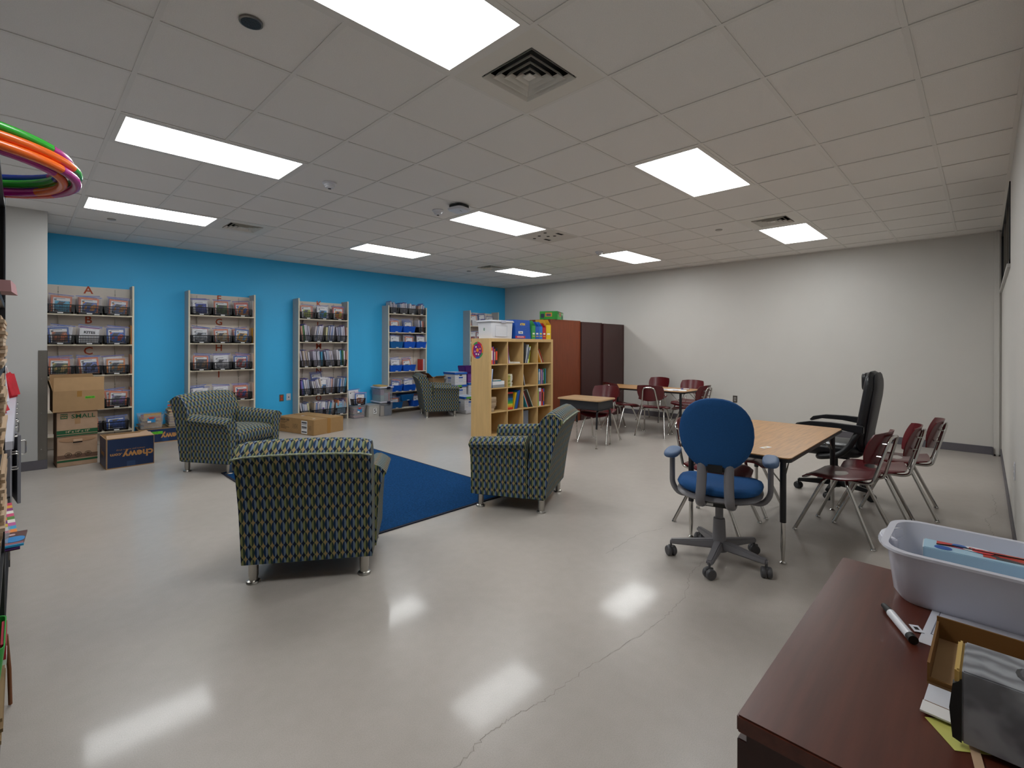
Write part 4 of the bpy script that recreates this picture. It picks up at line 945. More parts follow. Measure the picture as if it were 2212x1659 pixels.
# unit 1 and 2: covers facing out
S1 = {(0, 0): (ORG, '3a9ac0', '4fb0d0'), (0, 1): (ORG, '2b4fa0', 'd88a1e'), (0, 2): (ORG, '7a86b4', 'c88a3c'),
      (1, 0): (BLU, '7a4a30', 'c86a3a'), (1, 1): (WHT, None, None), (1, 2): (BLU, '2a66c0', 'b84a3a'),
      (2, 0): (ORG, '5c6a40', 'd8b46a'), (2, 1): (ORG, '6a78b8', '2c3354'), (2, 2): ('d9822a', '7f8a8c', 'd08a3a'),
      (3, 2): (ORG, '7a7a86', '8a6ab0'), (4, 1): (ORG, 'd88a5a', 'e0c050'), (4, 2): (BLU, '3a62b0', '2c4f98')}
WORDS = {(1, 1): 'KITES'}
def cover_row(u, cfg, bw=.278):
    x0, x1 = U[u]; cx = [x0+.03+bw/2+(bw+.008)*i for i in range(3)]
    for (r_, i), (bo, c1, c2) in cfg.items():
        z = ZS[u][r_]; x = cx[i]; rd_ = random.Random(u*50+r_*7+i)
        basket(x, z, bw, f'black lattice basket, {POS3[i]} of the {RW[r_]} shelf, {UN[u]} shelving unit')
        desc = {ORG: 'orange-bordered', BLU: 'blue-bordered', WHT: 'white', 'd9822a': 'amber-bordered', '23509c': 'blue-bordered'}.get(bo, 'printed')
        bag(x+rd_.uniform(-.012, .012), z, SYF+.035, bo, c1, c2, f'front {desc} book bag, {POS3[i]} basket, {RW[r_]} shelf, {UN[u]} unit', tilt=rd_.uniform(-5, 5), zipc=rd_.choice(['3a5fb4', '5a4fa8', None, None]), ph=rd_.uniform(.62, .70), word=WORDS.get((r_, i)) if u == 0 else None, white=True, h=rd_.uniform(.205, .225) if (u, r_) != (0, 4) else .17)
        if (u, r_) == (0, 4): continue
        b2 = rd_.choice([ORG, BLU, WHT, '9d1f2c' if (u, r_, i) == (0, 1, 1) else ORG])
        if (u, r_, i) == (0, 1, 1): b2 = '9d1f2c'
        bag(x+rd_.uniform(-.03, .03), z, SYF+.085, b2, '8fa0b8', 'c8b49a', f'rear book bag, {POS3[i]} basket, {RW[r_]} shelf, {UN[u]} unit', tilt=rd_.uniform(-8, 8), h=.232, zipc=rd_.choice(['2f55b0', '5a4fa8', '2f55b0']), lean=8)
cover_row(0, S1)
S2 = {(0, 0): (WHT, '3a4a9c', '5a66b0'), (0, 1): (ORG, '4a5a34', '5f7a48'), (0, 2): ('c8503c', 'd88a3a', '2c5ab0'),
      (1, 0): (WHT, '9aa0a8', 'c4c6cc'), (1, 1): (ORG, 'b89a6a', 'b4b0a0'), (1, 2): (BLU, 'd8a03a', '6fa0c8'),
      (2, 0): (ORG, '4a4a4e', '8a6a4a'), (2, 1): (WHT, 'a8a8ae', 'c8c8cc'), (2, 2): (BLU, 'b03a34', '9aa4b0'),
      (3, 0): (WHT, 'b8bac4', 'd0d2da'), (3, 1): (WHT, 'c4c6ce', 'dadce2'), (3, 2): (ORG, 'b8343a', '2f3f8c')}
cover_row(1, S2)
folder(U[0][1]-.036, ZS[0][0], .24, ('d8d0c0', '3a3a3c'), 0, 'top'); folder(U[0][1]-.036, ZS[0][1], .27, ('d9a25a', 'cf6a3c'), 0, 'second'); folder(U[0][1]-.036, ZS[0][2], .27, ('e0a888', 'd2703f'), 0, 'third'); folder(U[0][1]-.036, ZS[0][3], .27, ('e0a888', 'd2703f'), 0, 'fourth')
folder(U[1][1]-.04, ZS[1][0], .27, ('e0dcd6', 'd8d4ce', 'cf7a3c'), 1, 'top'); folder(U[1][1]-.036, ZS[1][1], .25, ('d8a03a', '2f4f9c'), 1, 'second'); folder(U[1][1]-.036, ZS[1][2], .26, ('e0d4c8', 'd2803f'), 1, 'third'); folder(U[1][1]-.036, ZS[1][3], .27, ('d8c8bc', 'd2703f'), 1, 'fourth')
# unit 3
COLS = ['cfcdd8', 'b9b6c6', 'a7a8bc', 'd9d7de', '9fa6bf', 'c4bcc0', 'bfae9f', 'aab4c8', 'd9d7de', 'c7c5d2', 'b4b0c4']
ACC = ['cf7a4a', '4f9cc0', '7d6ab4', 'c89a8a', '5f86c0', 'd8d2a8', '4a7a4f', '7a8fc0']
def thin_row(u, r_, n, bw, per, cfg=None, bl=None, zofs=0, start=.03, lean0=None, hh=.235):
    x0, x1 = U[u]
    for i in range(n):
        x = x0+start+bw/2+(bw+.006)*i; z = ZS[u][r_]; rd_ = random.Random(u*100+r_*13+i)
        basket(x, z, bw, f'narrow black lattice basket, {POS4[i]} on the {RW[r_]} shelf, {UN[u]} unit', 'narrow black lattice baskets')
        lean = rd_.uniform(-9, 9) if lean0 is None else lean0[i]; sp = (bw-.05)/per
        for k in range(per):
            col = rd_.choice(ACC) if rd_.random() < .24 else rd_.choice(COLS)
            h = hh+rd_.uniform(-.02, .025); xx = x-bw/2+.03+sp*(k+.5)-math.sin(R(lean))*h*.25
            thin(xx, z, SYF+.01+rd_.uniform(0, .012), sp*.74, h, col, lean+rd_.uniform(-2.5, 2.5), f'{ORD[k]} thin bagged book in the {POS4[i]} basket, {RW[r_]} shelf, {UN[u]} unit', zipc=rd_.choice([None, None, '4a3fa0', '8a3f9c', '3a5fb4']))
bw3 = .285
for i, (bo, c1, c2) in enumerate(((ORG, '8a9a3a', 'b0b84a'), (WHT, '3a86c8', '4f9a4a'), ('c84a3a', 'd87a2a', 'd8c83a'))):
    x = U[2][0]+.03+bw3/2+(bw3+.004)*i; z = ZS[2][0]
    basket(x, z, bw3, f'black lattice basket, {POS3[i]} of the top shelf, third shelving unit')
    bag(x-.01, z, SYF+.04, bo, c1, c2, f'picture-book bag in the {POS3[i]} basket, top shelf, third unit', tilt=(-2, 1, 3)[i], ph=.6, pw=.62, zipc=(None, None, '6a3f9c')[i], h=.23)
    bag(x+.02, z, SYF+.09, (ORG, BLU, 'cf5a3a')[i], 'a0a0b0', 'c0a890', f'rear bag in the {POS3[i]} basket, top shelf, third unit', h=.235, tilt=(3, -4, -2)[i])
thin_row(2, 1, 4, .212, 5, lean0=(-6, 8, 6, -3), hh=.28); thin_row(2, 2, 4, .212, 5, lean0=(-7, -4, -10, -2), hh=.28); thin_row(2, 3, 4, .212, 5, lean0=(-8, -9, 5, 6), hh=.26); thin_row(2, 4, 4, .212, 5, lean0=(-8, 3, 6, 2))
for (x, z, bo, c1, c2, l, h, tl) in ((3.45, .49, WHT, '3a7ab0', 'd8d8d0', 'white bag of picture cards standing tall on the fourth shelf, third unit', .30, 3), (3.40, .49, '3a4f98', None, None, 'blue-zipped bag of brown cards poking up, fourth shelf, third unit', .38, -6), (3.36, .10, WHT, '5a3f96', '6a4fa8', 'purple and white bag on the bottom shelf, third unit', .25, 4), (3.76, .10, '7ab4d0', None, None, 'sky blue envelope bag on the bottom shelf, third unit', .2, 3)):
    bag(x, z, SYF+(.0 if bo == '7ab4d0' else .018 if h < .35 else .15), bo, c1, c2, l, h=h, tilt=tl, white=bo != '7ab4d0', zipc='2f4fb0' if h > .35 else None)
folder(U[2][1]-.034, ZS[2][1], .28, ('e0b8b0', 'd8d0c8'), 2, 'second'); folder(U[2][1]-.034, ZS[2][2], .28, ('e0b0a4', 'd2704f'), 2, 'third'); folder(U[2][1]-.034, ZS[2][4], .3, ('e0c0b4', 'd2803f'), 2, 'fifth')
# unit 4
thin_row(3, 0, 4, .212, 5, hh=.20, lean0=(-3, -2, 4, 5))
for (r_, i, x, w_, m_) in ((1, 0, 4.93, .305, 'bluebasket'), (1, 1, 5.245, .305, 'bluebasket'), (2, 0, 4.945, .31, 'tealbasket'), (2, 1, 5.255, .29, 'bluebasket'), (2, 2, 5.54, .27, 'bluebasket'), (3, 0, 4.93, .30, 'bluebasket'), (3, 1, 5.25, .32, 'bluebasket'), (4, 0, 4.94, .30, 'bluebasket'), (4, 1, 5.26, .32, 'bluebasket'), (5, 0, 4.94, .31, 'tealbasket'), (5, 1, 5.47, .28, 'bluebasket')):
    z = ZS[3][r_]; bluebasket(x, z, w_, f'{"teal" if m_ == "tealbasket" else "blue"} plastic basket, {POS3[i]} on the {RW[r_]} shelf, fourth unit', m_)
    rd_ = random.Random(r_*9+i); cs = [(ORG, 'b04a3a', 'd8b0a0'), (WHT, '4a8a8a', 'c8d0d4'), (ORG, '8a9a4a', 'c8c89a'), (BLU, 'd8a03a', 'b8b8c8'), (WHT, '6a6ab0', 'c0c0d0')]
    bo, c1, c2 = cs[(r_*2+i) % 5]; hh = .25 if r_ < 4 else .22
    bag(x+rd_.uniform(-.03, .02), z, SYF+.03, bo, c1, c2, f'front book bag in the {POS3[i]} basket, {RW[r_]} shelf, fourth unit', tilt=rd_.uniform(-7, 7), h=hh-.02, w_=.19)
    bag(x+rd_.uniform(-.05, .05), z, SYF+.085, cs[(r_+i+1) % 5][0], '8a90b0', 'b8a8b8', f'rear book bag in the {POS3[i]} basket, {RW[r_]} shelf, fourth unit', tilt=rd_.uniform(-10, 10), h=hh+.01, w_=.18)
basket(5.56, ZS[3][1], .19, 'narrow black lattice basket beside the blue baskets, second shelf, fourth unit', 'narrow black lattice baskets')
for k in range(4): thin(5.51+k*.032, ZS[3][1], SYF+.012, .024, .26-.006*k, ('cfcdd8', '3a5f8c', 'c8c4c8', 'b4604a')[k], -4, f'{ORD[k]} thin bagged book beside the blue baskets, second shelf, fourth unit')
bluebasket(5.22, .255, .32, 'teal plastic basket perched above the others, bottom shelf, fourth unit', 'tealbasket', loc=(5.22, SYF-.01, .238), tilt=R(4))
for k, (c_, w_) in enumerate((('b8342c', .022), ('c4c8d4', .02), ('b0b6c8', .02))): tag(MB().box(0, w_, 0, .17, 0, .24).build('book', plain(c_, .45), loc=(5.575+k*.026, SYF+.01, .8508)), ['red book standing right of the blue baskets, fourth shelf, fourth unit', 'first pale striped book beside the red one, fourth unit', 'second pale striped book beside the red one, fourth unit'][k], 'book', 'books beside the blue baskets')
# unit 5 (mostly behind the bookcase)
t = thing('basket', 'white perforated basket on the top shelf of the fifth unit', 'basket', (7.10, SYF-.02, ZS[4][0]+.0006))
b = MB(); tub(b, .11, .09, .13, .105, 0, .13); ob = b.build('basket_body', M['whiteplastic'], t, smooth=40, loc=(0, .11, 0))
hl = MB()
for i in range(8):
    for j in range(4): hl.cbox(((i-3.5)*.024, .018-.004-.0035*j*1.2, .03+j*.022), (.007, .004, .008))
hl.build('perforations', plain('4a4d5c', .6), t)
bag(7.07, ZS[4][0], SYF+.045, ORG, None, None, 'orange and white bag in the white basket, fifth unit', h=.25, tilt=-3); bag(7.13, ZS[4][0], SYF+.10, BLU, None, None, 'blue-bordered bag in the white basket, fifth unit', h=.27, tilt=9)
bag(7.36, ZS[4][0], SYF+.06, BLU, '3a3f8c', '8a90b0', 'tall dark blue bag right of the white basket, fifth unit', h=.29, tilt=-5); bag(7.6, ZS[4][0], SYF+.06, WHT, '5a5a66', '9a9aa6', 'white bag at the right of the top shelf, fifth unit', h=.22)
for k in range(3): bag(7.03+.2*k, ZS[4][1], SYF+.04+.01*k, (WHT, '8a3a34', 'a8584a')[k], 'b84a44', '6a5a5a', f'{ORD[k]} red-printed bag on the second shelf, fifth unit', h=.24, tilt=(-4, 8, -6)[k])
for r_ in (2, 3):
    for i in range(2): basket(7.1+.3*i, ZS[4][r_], .278, f'black lattice basket, {POS3[i]} of the {RW[r_]} shelf, fifth shelving unit')
# ---------------------------------------------------------------- cartons and bins on the floor
def carton(name, label, loc, rz, w_, d, h, mat, open_=True, cat='carton', grp=None, th=.006, fill=None):
    t = thing(name, label, cat, loc, rz, grp)
    if open_:
        b = MB(); b.box(-w_/2, w_/2, -d/2, d/2, 0, th)
        b.box(-w_/2, w_/2, -d/2, -d/2+th, th, h); b.box(-w_/2, w_/2, d/2-th, d/2, th, h); b.box(-w_/2, -w_/2+th, -d/2+th, d/2-th, th, h); b.box(w_/2-th, w_/2, -d/2+th, d/2-th, th, h)
        b.build('carton_body', mat, t)
    else: MB().box(-w_/2, w_/2, -d/2, d/2, 0, h).build('carton_body', mat, t, bev=.004)
    return t
# bottom box of the stack: kraft with green band and round pictograms
t = carton('moving_box', 'kraft moving box at the bottom of the stack beside the steel corner guard', (.02, 5.165, 0), R(-2), .345, .33, .335, M['cardboard2'], False, 'box')
t.location = (.022, 5.485, 0); t.rotation_euler.z = R(3)
gm = plain('14532f', .6)
for z0, z1 in ((.05, .072),): MB().box(-.174, .174, -.1662, -.165, z0, z1).build('green_stripe', gm, t)
MB().box(-.174, .174, -.166, -.165, .085, .13).build('brown_band', plain('6e5140', .7), t)
for k in range(3):
    x = -.08+.085*k; b = MB(); b.tube([(x+.028*math.cos(a*R(15)), -.167, .128+.026*math.sin(a*R(15))) for a in range(24)], .0015, 5, closed=True); b.build('pictogram_ring', M['ink'], t); MB().cbox((x, -.167, .128), (.028, .001, .024)).build('pictogram', plain('5b4330', .7), t)
MB().pillow(sup(.16, .03, 20), .004, lambda x, y, z: (x, -.167+z, .30+y)).build('flap_crease', plain('a98465', .8), t)
hh_ = MB().cbox((.0, -.1665, .275), (.08, .003, .03)).build('hand_hole', M['dark'], t); MB().cbox((0, -.172, .288), (.08, .012, .03), rx=R(-20)).build('hand_flap', M['cardboard2'], t, bev=.004)
# middle box: SMALL
t = carton('moving_box', 'kraft moving box printed with a big green word, middle of the stack', (.02, 5.485, .3355), R(3), .35, .34, .285, M['cardboard2'], False, 'box')
text('SMALL', .066, gm, t, (.05, -.1724, .225), '-y', bold=.0007, sx=1.1); MB().box(-.145, -.085, -.1712, -.17, .205, .262).build('logo_block', gm, t, bev=.0004)
text('DUCK', .02, plain('b08a68', .7), t, (-.115, -.1716, .245), '-y', bold=.001); text('BEAR', .02, plain('b08a68', .7), t, (-.115, -.1716, .222), '-y', bold=.001)
MB().box(-.175, .175, -.1712, -.17, .032, .075).build('green_stripe', gm, t); MB().box(-.175, .175, -.1712, -.17, .008, .024).build('green_stripe', gm, t)
text('14" x 14" x 12"', .034, plain('c2a88c', .7), t, (.0, -.1716, .054), '-y', bold=.0006)
MB().box(-.025, .025, -.1715, -.17, .14, .285).build('tape', plain('a4805c', .3), t)
# top box, open flaps
t = carton('open_carton', 'brown open carton on top of the stacked moving boxes', (.035, 5.48, .6212), R(2), .44, .38, .235, M['cardboard'], True, 'carton')
MB().hexa([(-.215, -.19, .2355), (.215, -.19, .2355), (.215, -.184, .2355), (-.215, -.184, .2355), (-.21, -.165, .385), (.222, -.165, .385), (.222, -.159, .385), (-.21, -.159, .385)]).build('front_flap', M['cardboard'], t)
MB().hexa([(-.215, .184, .2355), (.215, .184, .2355), (.215, .19, .2355), (-.215, .19, .2355), (-.225, .16, .41), (.15, .16, .41), (.15, .166, .41), (-.225, .166, .41)]).build('rear_flap', M['cardboard'], t)
MB().hexa([(-.22, -.18, .2355), (-.214, -.18, .2355), (-.214, .18, .2355), (-.22, .18, .2355), (-.25, -.16, .36), (-.244, -.16, .36), (-.244, .16, .36), (-.25, .16, .36)]).build('side_flap', M['cardboard'], t)
MB().box(-.02, .022, -.1912, -.19, .165, .23).build('tape', M['tape'], t)
gs = MB().box(.05, .135, -.1914, -.19, .14, .165).build('green_label', plain('5cc02a', .5), t); text('Room 103', .017, M['ink'], t, (.092, -.1918, .152), '-y', bold=.0003, name='handwriting')
# navy printed carton, upside down lettering
def navy(label, loc, rz, w_, d, h, green=False, top=True):
    t = carton('printed_carton', label, loc, rz, w_, d, h, M['cardboard'], True, 'carton', 'navy printed cartons')
    e = .012
    MB().box(-w_/2+e, w_/2-e*.6, -d/2-.0012, -d/2, e, h-.008).build('front_print', M['navycarton'], t); MB().box(-w_/2-.0012, -w_/2, -d/2+.006, d/2-.006, e, h-.008).build('side_print', M['navycarton'], t)
    text('chewy', .108, plain('c08a4e', .6), t, (w_*.155, -d/2-.0018, h*.43), '-y', flip=True, bold=.0035, sx=1.0); text('.com', .05, plain('c08a4e', .6), t, (-w_*.30, -d/2-.0018, h*.455), '-y', flip=True, bold=.001, sx=1.1)
    text('where pet lovers shop', .026, plain('a8784a', .6), t, (-.0, -d/2-.0018, h*.60), '-y', flip=True, sx=1.1)
    if top: text('chewy', .085, plain('9a6f42', .6), t, (-w_/2-.0018, 0, h*.45), '-x', flip=True, bold=.002)
    MB().box(-.035, .04, -d/2-.0018, -d/2-.0012, .012, .07).build('tape_patch', plain('24406a', .25), t)
    if green: MB().box(-w_*.38, -w_*.05, -d/2-.0024, -d/2-.0018, h*.62, h*.80).build('green_label', plain('5cc02a', .5), t); text('Room 103', .02, M['ink'], t, (-w_*.21, -d/2-.003, h*.71), '-y', name='handwriting')
    return t
t = navy('open navy printed carton with tan lettering in front of the shelves', (.44, 5.02, 0), R(2), .435, .42, .335)
MB().hexa([(-.21, -.205, .3355), (.21, -.205, .3355), (.21, -.2, .3355), (-.21, -.2, .3355), (-.2, -.1, .355), (.2, -.1, .355), (.2, -.095, .36), (-.2, -.095, .36)]).build('front_flap', M['cardboard2'], t)
MB().hexa([(.21, -.2, .3355), (.2175, -.2, .3355), (.2175, .2, .3355), (.21, .2, .3355), (.15, -.19, .325), (.155, -.19, .32), (.155, .19, .32), (.15, .19, .325)]).build('side_flap', M['cardboard2'], t)
tag(MB().cbox((.44, 5.12, .2), (.3, .2, .02), R(8), R(6)).build('book', plain('b08f7a', .6)), 'pale book lying inside the open navy carton', 'book')
t = navy('low navy printed carton against the blue wall carrying two book bins', (1.02, 6.43, 0), R(-2), .60, .42, .20, True, False)
MB().box(-.28, .28, -.2, .2, .17, .185).build('lid', M['cardboard'], t)
def book_bin(label, loc, rz, w_, d, h, n, cols, flat=True, lab=True):
    t = thing('clear_bin', label, 'storage bin', loc, rz, 'clear plastic book bins')
    tub(MB(), w_/2-.02, d/2-.02, w_/2, d/2, 0, h, .003).build('bin', M['clear'], t, smooth=40); MB().tube([(x, y, h) for x, y in rrect(-w_/2, w_/2, -d/2, d/2, .025)], .005, 6, closed=True).build('rim', M['clear'], t, smooth=50)
    if lab: MB().box(-.045, .045, -d/2+.003, -d/2+.0045, h*.48, h*.82).build('label_sticker', plain('2a86c0', .4), t); MB().box(-.03, .03, -d/2+.001, -d/2+.003, h*.74, h*.86).build('sticker_top', plain('b83a3a', .4), t); MB().box(-.045, -.005, -d/2+.001, -d/2+.003, h*.48, h*.6).build('barcode', M['paper'], t)
    return t
book_bin('clear bin of tan books on the low navy carton, nearer the leftmost shelves', (.87, 6.42, .2006), R(-4), .29, .36, .19, 0, None)
rd = random.Random(9)
for k in range(6):
    tag(MB().cbox((.87+rd.uniform(-.02, .02), 6.42+rd.uniform(-.02, .02), .221+k*.027), (.2, .26, .022), R(rd.uniform(-14, 14)), R(rd.uniform(-3, 3))).build('book', plain(('b39a72', 'a58463', 'c2a678', '8f5f48', 'd0b482', 'a3483a')[k], .5)), f'{ORD[k]} tan book from the bottom inside the left clear bin', 'book', 'books in the clear bins')
tag(MB().cbox((.88, 6.30, .31), (.2, .01, .2), 0, R(-8)).build('book', plain('b58f52', .5)), 'yellowish book standing at the front of the left clear bin', 'book', 'books in the clear bins')
book_bin('clear bin heaped with paperbacks on the low navy carton, nearer the armchair', (1.19, 6.42, .2006), R(-2), .28, .36, .19, 0, None, lab=False)
for k in range(13):
    tag(MB().cbox((1.15+rd.uniform(-.012, .012), 6.42, .213+k*.0185), (.15, .28, .016), R(rd.uniform(-4, 4))).build('paperback', plain(('c9ad7a', 'b7997a', 'cdb68a', 'b08a80')[k % 4], .6)), f'{ORD[k]} paperback up from the bottom of the right clear bin', 'book', 'books in the clear bins')
for k in range(4): tag(MB().cbox((1.17+.05*(k % 2), 6.36+.06*(k // 2), .462+.017*k), (.13, .19, .016), R(20+30*k)).build('paperback', plain(('d0b060', 'b89a70', 'c0584a', 'c9b070')[k], .5)), f'loose paperback heaped on top of the right clear bin, {ORD[k]}', 'book', 'books in the clear bins')
# long flat furniture carton
t = carton('flat_carton', 'long flat brown carton with black print in front of the third shelves', (2.858, 5.70, 0), math.atan2(.874, -.217)-math.pi/2, .56, .90, .236, P('flat_carton_board', 'a07f56', .8, var=.05, vs=10, spec=.25), False, 'carton')
MB().box(-.2812, -.28, -.30, -.16, .012, .21).build('shipping_label', M['label'], t)
b = MB()
for z0, z1 in ((.03, .05), (.09, .10), (.105, .125), (.15, .158), (.17, .195)): b.box(-.2818, -.2812, -.29, -.17, z0, z1)
b.build('label_print', plain('3c4048'), t)
text('DIXON 12331', .042, M['ink'], t, (-.2806, .25, .195), '-x', bold=.0012, sx=.9)
for k, (ln, z) in enumerate(((.16, .165), (.12, .147), (.11, .115), (.12, .097), (.22, .079), (.14, .061))): MB().box(-.2806, -.28, .36-ln, .36, z-.004, z+.004).build('print_line', plain('5a4426', .7), t)
for y in (-.04, .02, -.36): 
    b = MB()
    for y0, y1, z0, z1 in ((-.03, .03, .08, .083), (-.03, .03, .14, .143), (-.03, -.027, .08, .143), (.027, .03, .08, .143), (-.004, .004, .092, .13)): b.box(-.2808, -.28, y+y0, y+y1, z0, z1)
    b.build('handling_mark', M['ink'], t)
MB().box(-.03, .03, -.452, -.45, .0, .236).build('tape', M['tape'], t); MB().box(-.028, .028, -.44, .44, .236, .2372).build('tape', M['tape'], t)
for x, y, a in ((-.16, -.30, 10), (-.05, .12, -8)): MB().cbox((x, y, .2366), (.05, .02, .001), R(a)).build('torn_patch', M['paper'], t)
# bins between third and fourth shelving units
fb = book_bin('clear bin of pinkish books on the floor right of the third shelves', (4.06, 6.50, 0), 0, .27, .34, .235, 0, None)
for k in range(8): tag(MB().cbox((4.06, 6.49, .02+k*.0255), (.21, .25, .021), R(random.Random(k).uniform(-5, 5))).build('book', plain(('a8838a', 'b88f8c', '8c8794', 'b09a8c')[k % 4], .5)), f'pinkish book in the floor bin, {ORD[k]} from the bottom', 'book', 'books in the floor bin')
MB().cbox((0, 0, .246), (.27, .33, .012), R(2)).build('lid', M['clear'], fb)
t = basket(4.05, .2535, .27, 'black lattice basket standing on the clear floor bin'); t.location = (4.05, 6.34, .2535)
bag(4.0, .2535, 6.42, WHT, None, None, 'white paper bag at the back of the basket on the floor bin', h=.27, tilt=-3); bag(4.085, .2535, 6.37, '2f66b4', 'c86a3a', 'd8d0d8', 'blue picture-book bag in the basket on the floor bin', h=.21, tilt=4, zipc='b06ab0')
t = thing('numbered_box', 'pale box with the number 5 on the floor between bins', 'box', (4.35, 6.47, 0), R(3))
tub(MB(), .115, .15, .125, .165, 0, .22, .004).build('box_body', P('frosted_box', 'b4b2ae', .5), t, smooth=40); MB().box(-.135, .135, -.172, .172, .221, .235).build('lid', plain('a8a6a4', .45), t, bev=.004)
MB().box(-.028, .04, -.1665, -.165, .06, .17).build('number_card', M['paper'], t).rotation_euler.x = R(0); text('5', .11, M['ink'], t, (.006, -.169, .115), '-y', bold=.001)
def tote(z, label, cont):
    t = thing('latch_tote', label, 'storage tote', (4.60, 6.45, z), R(-1), 'clear latch totes')
    tub(MB(), .125, .175, .14, .19, 0, .262, .003).build('bin', M['clear'], t, smooth=40)
    MB().plate(rrect(-.155, .155, -.205, .205, .03), .263, .285).build('lid', plain('c9cad6', .35), t, bev=.004)
    MB().cbox((.03, -.206, .262), (.075, .012, .05)).build('latch', plain('12142c', .35), t, bev=.003)
    for x0, x1, y0, y1, z0, z1, c_ in cont: MB().box(x0, x1, y0, y1, z0, z1).build('contents', plain(c_, .6), t)
tote(0, 'clear latch tote with grey folders, lower of two stacked beside the fourth shelves', ((-.02, .11, -.15, .1, .006, .21, '5f6a7c'), (-.11, -.04, -.15, .12, .006, .2, 'b8a894')))
tote(.2855, 'clear latch tote with papers, upper of two stacked beside the fourth shelves', ((-.115, -.04, -.15, .15, .006, .12, '8fa8a8'), (-.115, -.04, -.15, .15, .125, .23, '9a7f94'), (-.03, .05, -.15, .12, .006, .16, '8c929c'), (.06, .085, -.15, .1, .006, .17, 'c87a78'), (.0, .1, -.14, .1, .175, .22, '9a927c')))
tag(MB().cbox((4.57, 6.47, .583), (.18, .24, .02), R(10), R(3)).build('folder', plain('c2a05c', .6), bev=.003), 'tan folder lying on top of the latch totes', 'folder')
# white file boxes, purple cartons, open carton near the far armchair
def bankers(label, loc, rz, lid=True, tilt=0, green=False, w_=.31, d=.40, h=.255):
    t = thing('file_box', label, 'file box', loc, rz, 'white file boxes')
    MB().box(-w_/2, w_/2, -d/2, d/2, 0, h).build('box_body', P('white_board', 'd4d5da', .6), t, bev=.002)
    for nm, f_ in (('print', None),):
        MB().box(-.055, .055, -d/2-.001, -d/2, .06, .165).build('print_panel', plain('c2c8d8', .6), t); MB().box(-.055, .055, -d/2-.0015, -d/2-.001, .14, .17).build('print_band', plain('1f56ac', .5), t)
        MB().box(-w_/2-.001, -w_/2, -.06, .06, .05, .15).build('print_panel', plain('b4bcd0', .6), t); MB().box(-w_/2-.0015, -w_/2-.001, -.06, .06, .13, .16).build('print_band', plain('1f56ac', .5), t)
    b = MB()
    for x in (-.12, -.09, .09, .12):
        for z in (.06, .11, .16, .205): b.cbox((x, -d/2-.0006, z), (.007, .002, .007)); b.cbox((-w_/2-.0006, x*1.3, z), (.002, .007, .007))
    b.build('print_dots', plain('3a4258'), t); MB().plate(sup(.04, .012, 14), 0, .0012).build('hand_hole', M['dark'], t).matrix_local = Matrix.Translation((0, -d/2-.0002, .205)) @ Matrix.Rotation(R(90), 4, 'X')
    if lid:
        l = MB().box(-w_/2-.012, w_/2+.012, -d/2-.012, d/2+.012, h-.03, h+.012).build('lid', plain('1f5cb8', .45), t, bev=.002); MB().box(-w_/2-.005, w_/2+.005, -d/2-.005, d/2+.005, h+.012, h+.0135).build('lid_top', plain('d4d5da', .5), l)
        MB().box(-.1, .1, -.12, .12, h+.0135, h+.0145).build('lid_print', plain('9fb0cc', .5), l); l.rotation_euler.x = R(tilt)
        if green: MB().box(-.12, .02, -d/2-.0135, -d/2-.012, h-.028, h+.008).build('green_label', plain('5fb03a', .5), t)
    return t
c0 = (6.21, 6.15)
for k, l in enumerate(('white file box with blue lid behind the far armchair, lowest of its stack', 'white file box with blue lid and green label, middle of the armchair-side stack', 'white file box with tilted blue lid, topmost of its stack near the far armchair')):
    bankers(l, (c0[0], c0[1], .27*k), R(-2), True, 0, k == 1)
bankers('white file box with green label in front of the stack beside the bookcase', (6.04, 5.62, .075), R(-3), True, 0, True)
tag(MB().box(-.22, .22, -.25, .25, 0, .0745).build('underbed_tote', M['whiteplastic'], bev=.01, loc=(6.08, 5.62, 0)), 'low white plastic tote under the front file box', 'storage tote')
bankers('white file box right of the file box stack, partly hidden by the bookcase', (6.58, 6.15, .30), R(0)); tag(MB().box(-.16, .16, -.2, .2, 0, .2995).build('carton', M['cardboard2'], bev=.003, loc=(6.58, 6.15, 0)), 'plain carton under the right-hand file box', 'carton')
t = carton('purple_carton', 'purple carton standing on the right-hand file box', (6.57, 6.15, .5685), 0, .30, .32, .20, plain('4f1a72', .45), False)
for k in range(5): MB().box(-.13, .13, -.1612, -.16, .03+k*.032, .045+k*.032).build('print', plain('8a5aa8', .5), t)
t = thing('toy_package', 'purple and white package on top of the purple carton', 'package', (6.56, 6.16, .7692), R(8))
MB().hexa([(-.17, -.1, 0), (.12, -.1, 0), (.12, .1, 0), (-.17, .1, 0), (-.2, -.12, .17), (.12, -.12, .17), (.12, .12, .17), (-.2, .12, .17)]).build('sack', plain('4a1568', .5), t, bev=.012); MB().box(.03, .121, -.125, .0, .02, .165).build('white_panel', M['label'], t)
for z in (.03, .08, .12): MB().box(.05, .11, -.1262, -.125, z, z+.02).build('print', plain('5a5f70', .5), t)
tag(MB().box(-.14, .14, -.1, .1, 0, .17).build('book_pack', plain('8c2358', .5), bev=.004, loc=(6.28, 5.52, .0)), 'magenta pack on the floor beside the front file box', 'package')
t = carton('open_carton', 'open brown carton behind the far armchair under the blue wall', (5.885, 6.46, .3605), R(-3), .28, .34, .33, M['cardboard'], True)
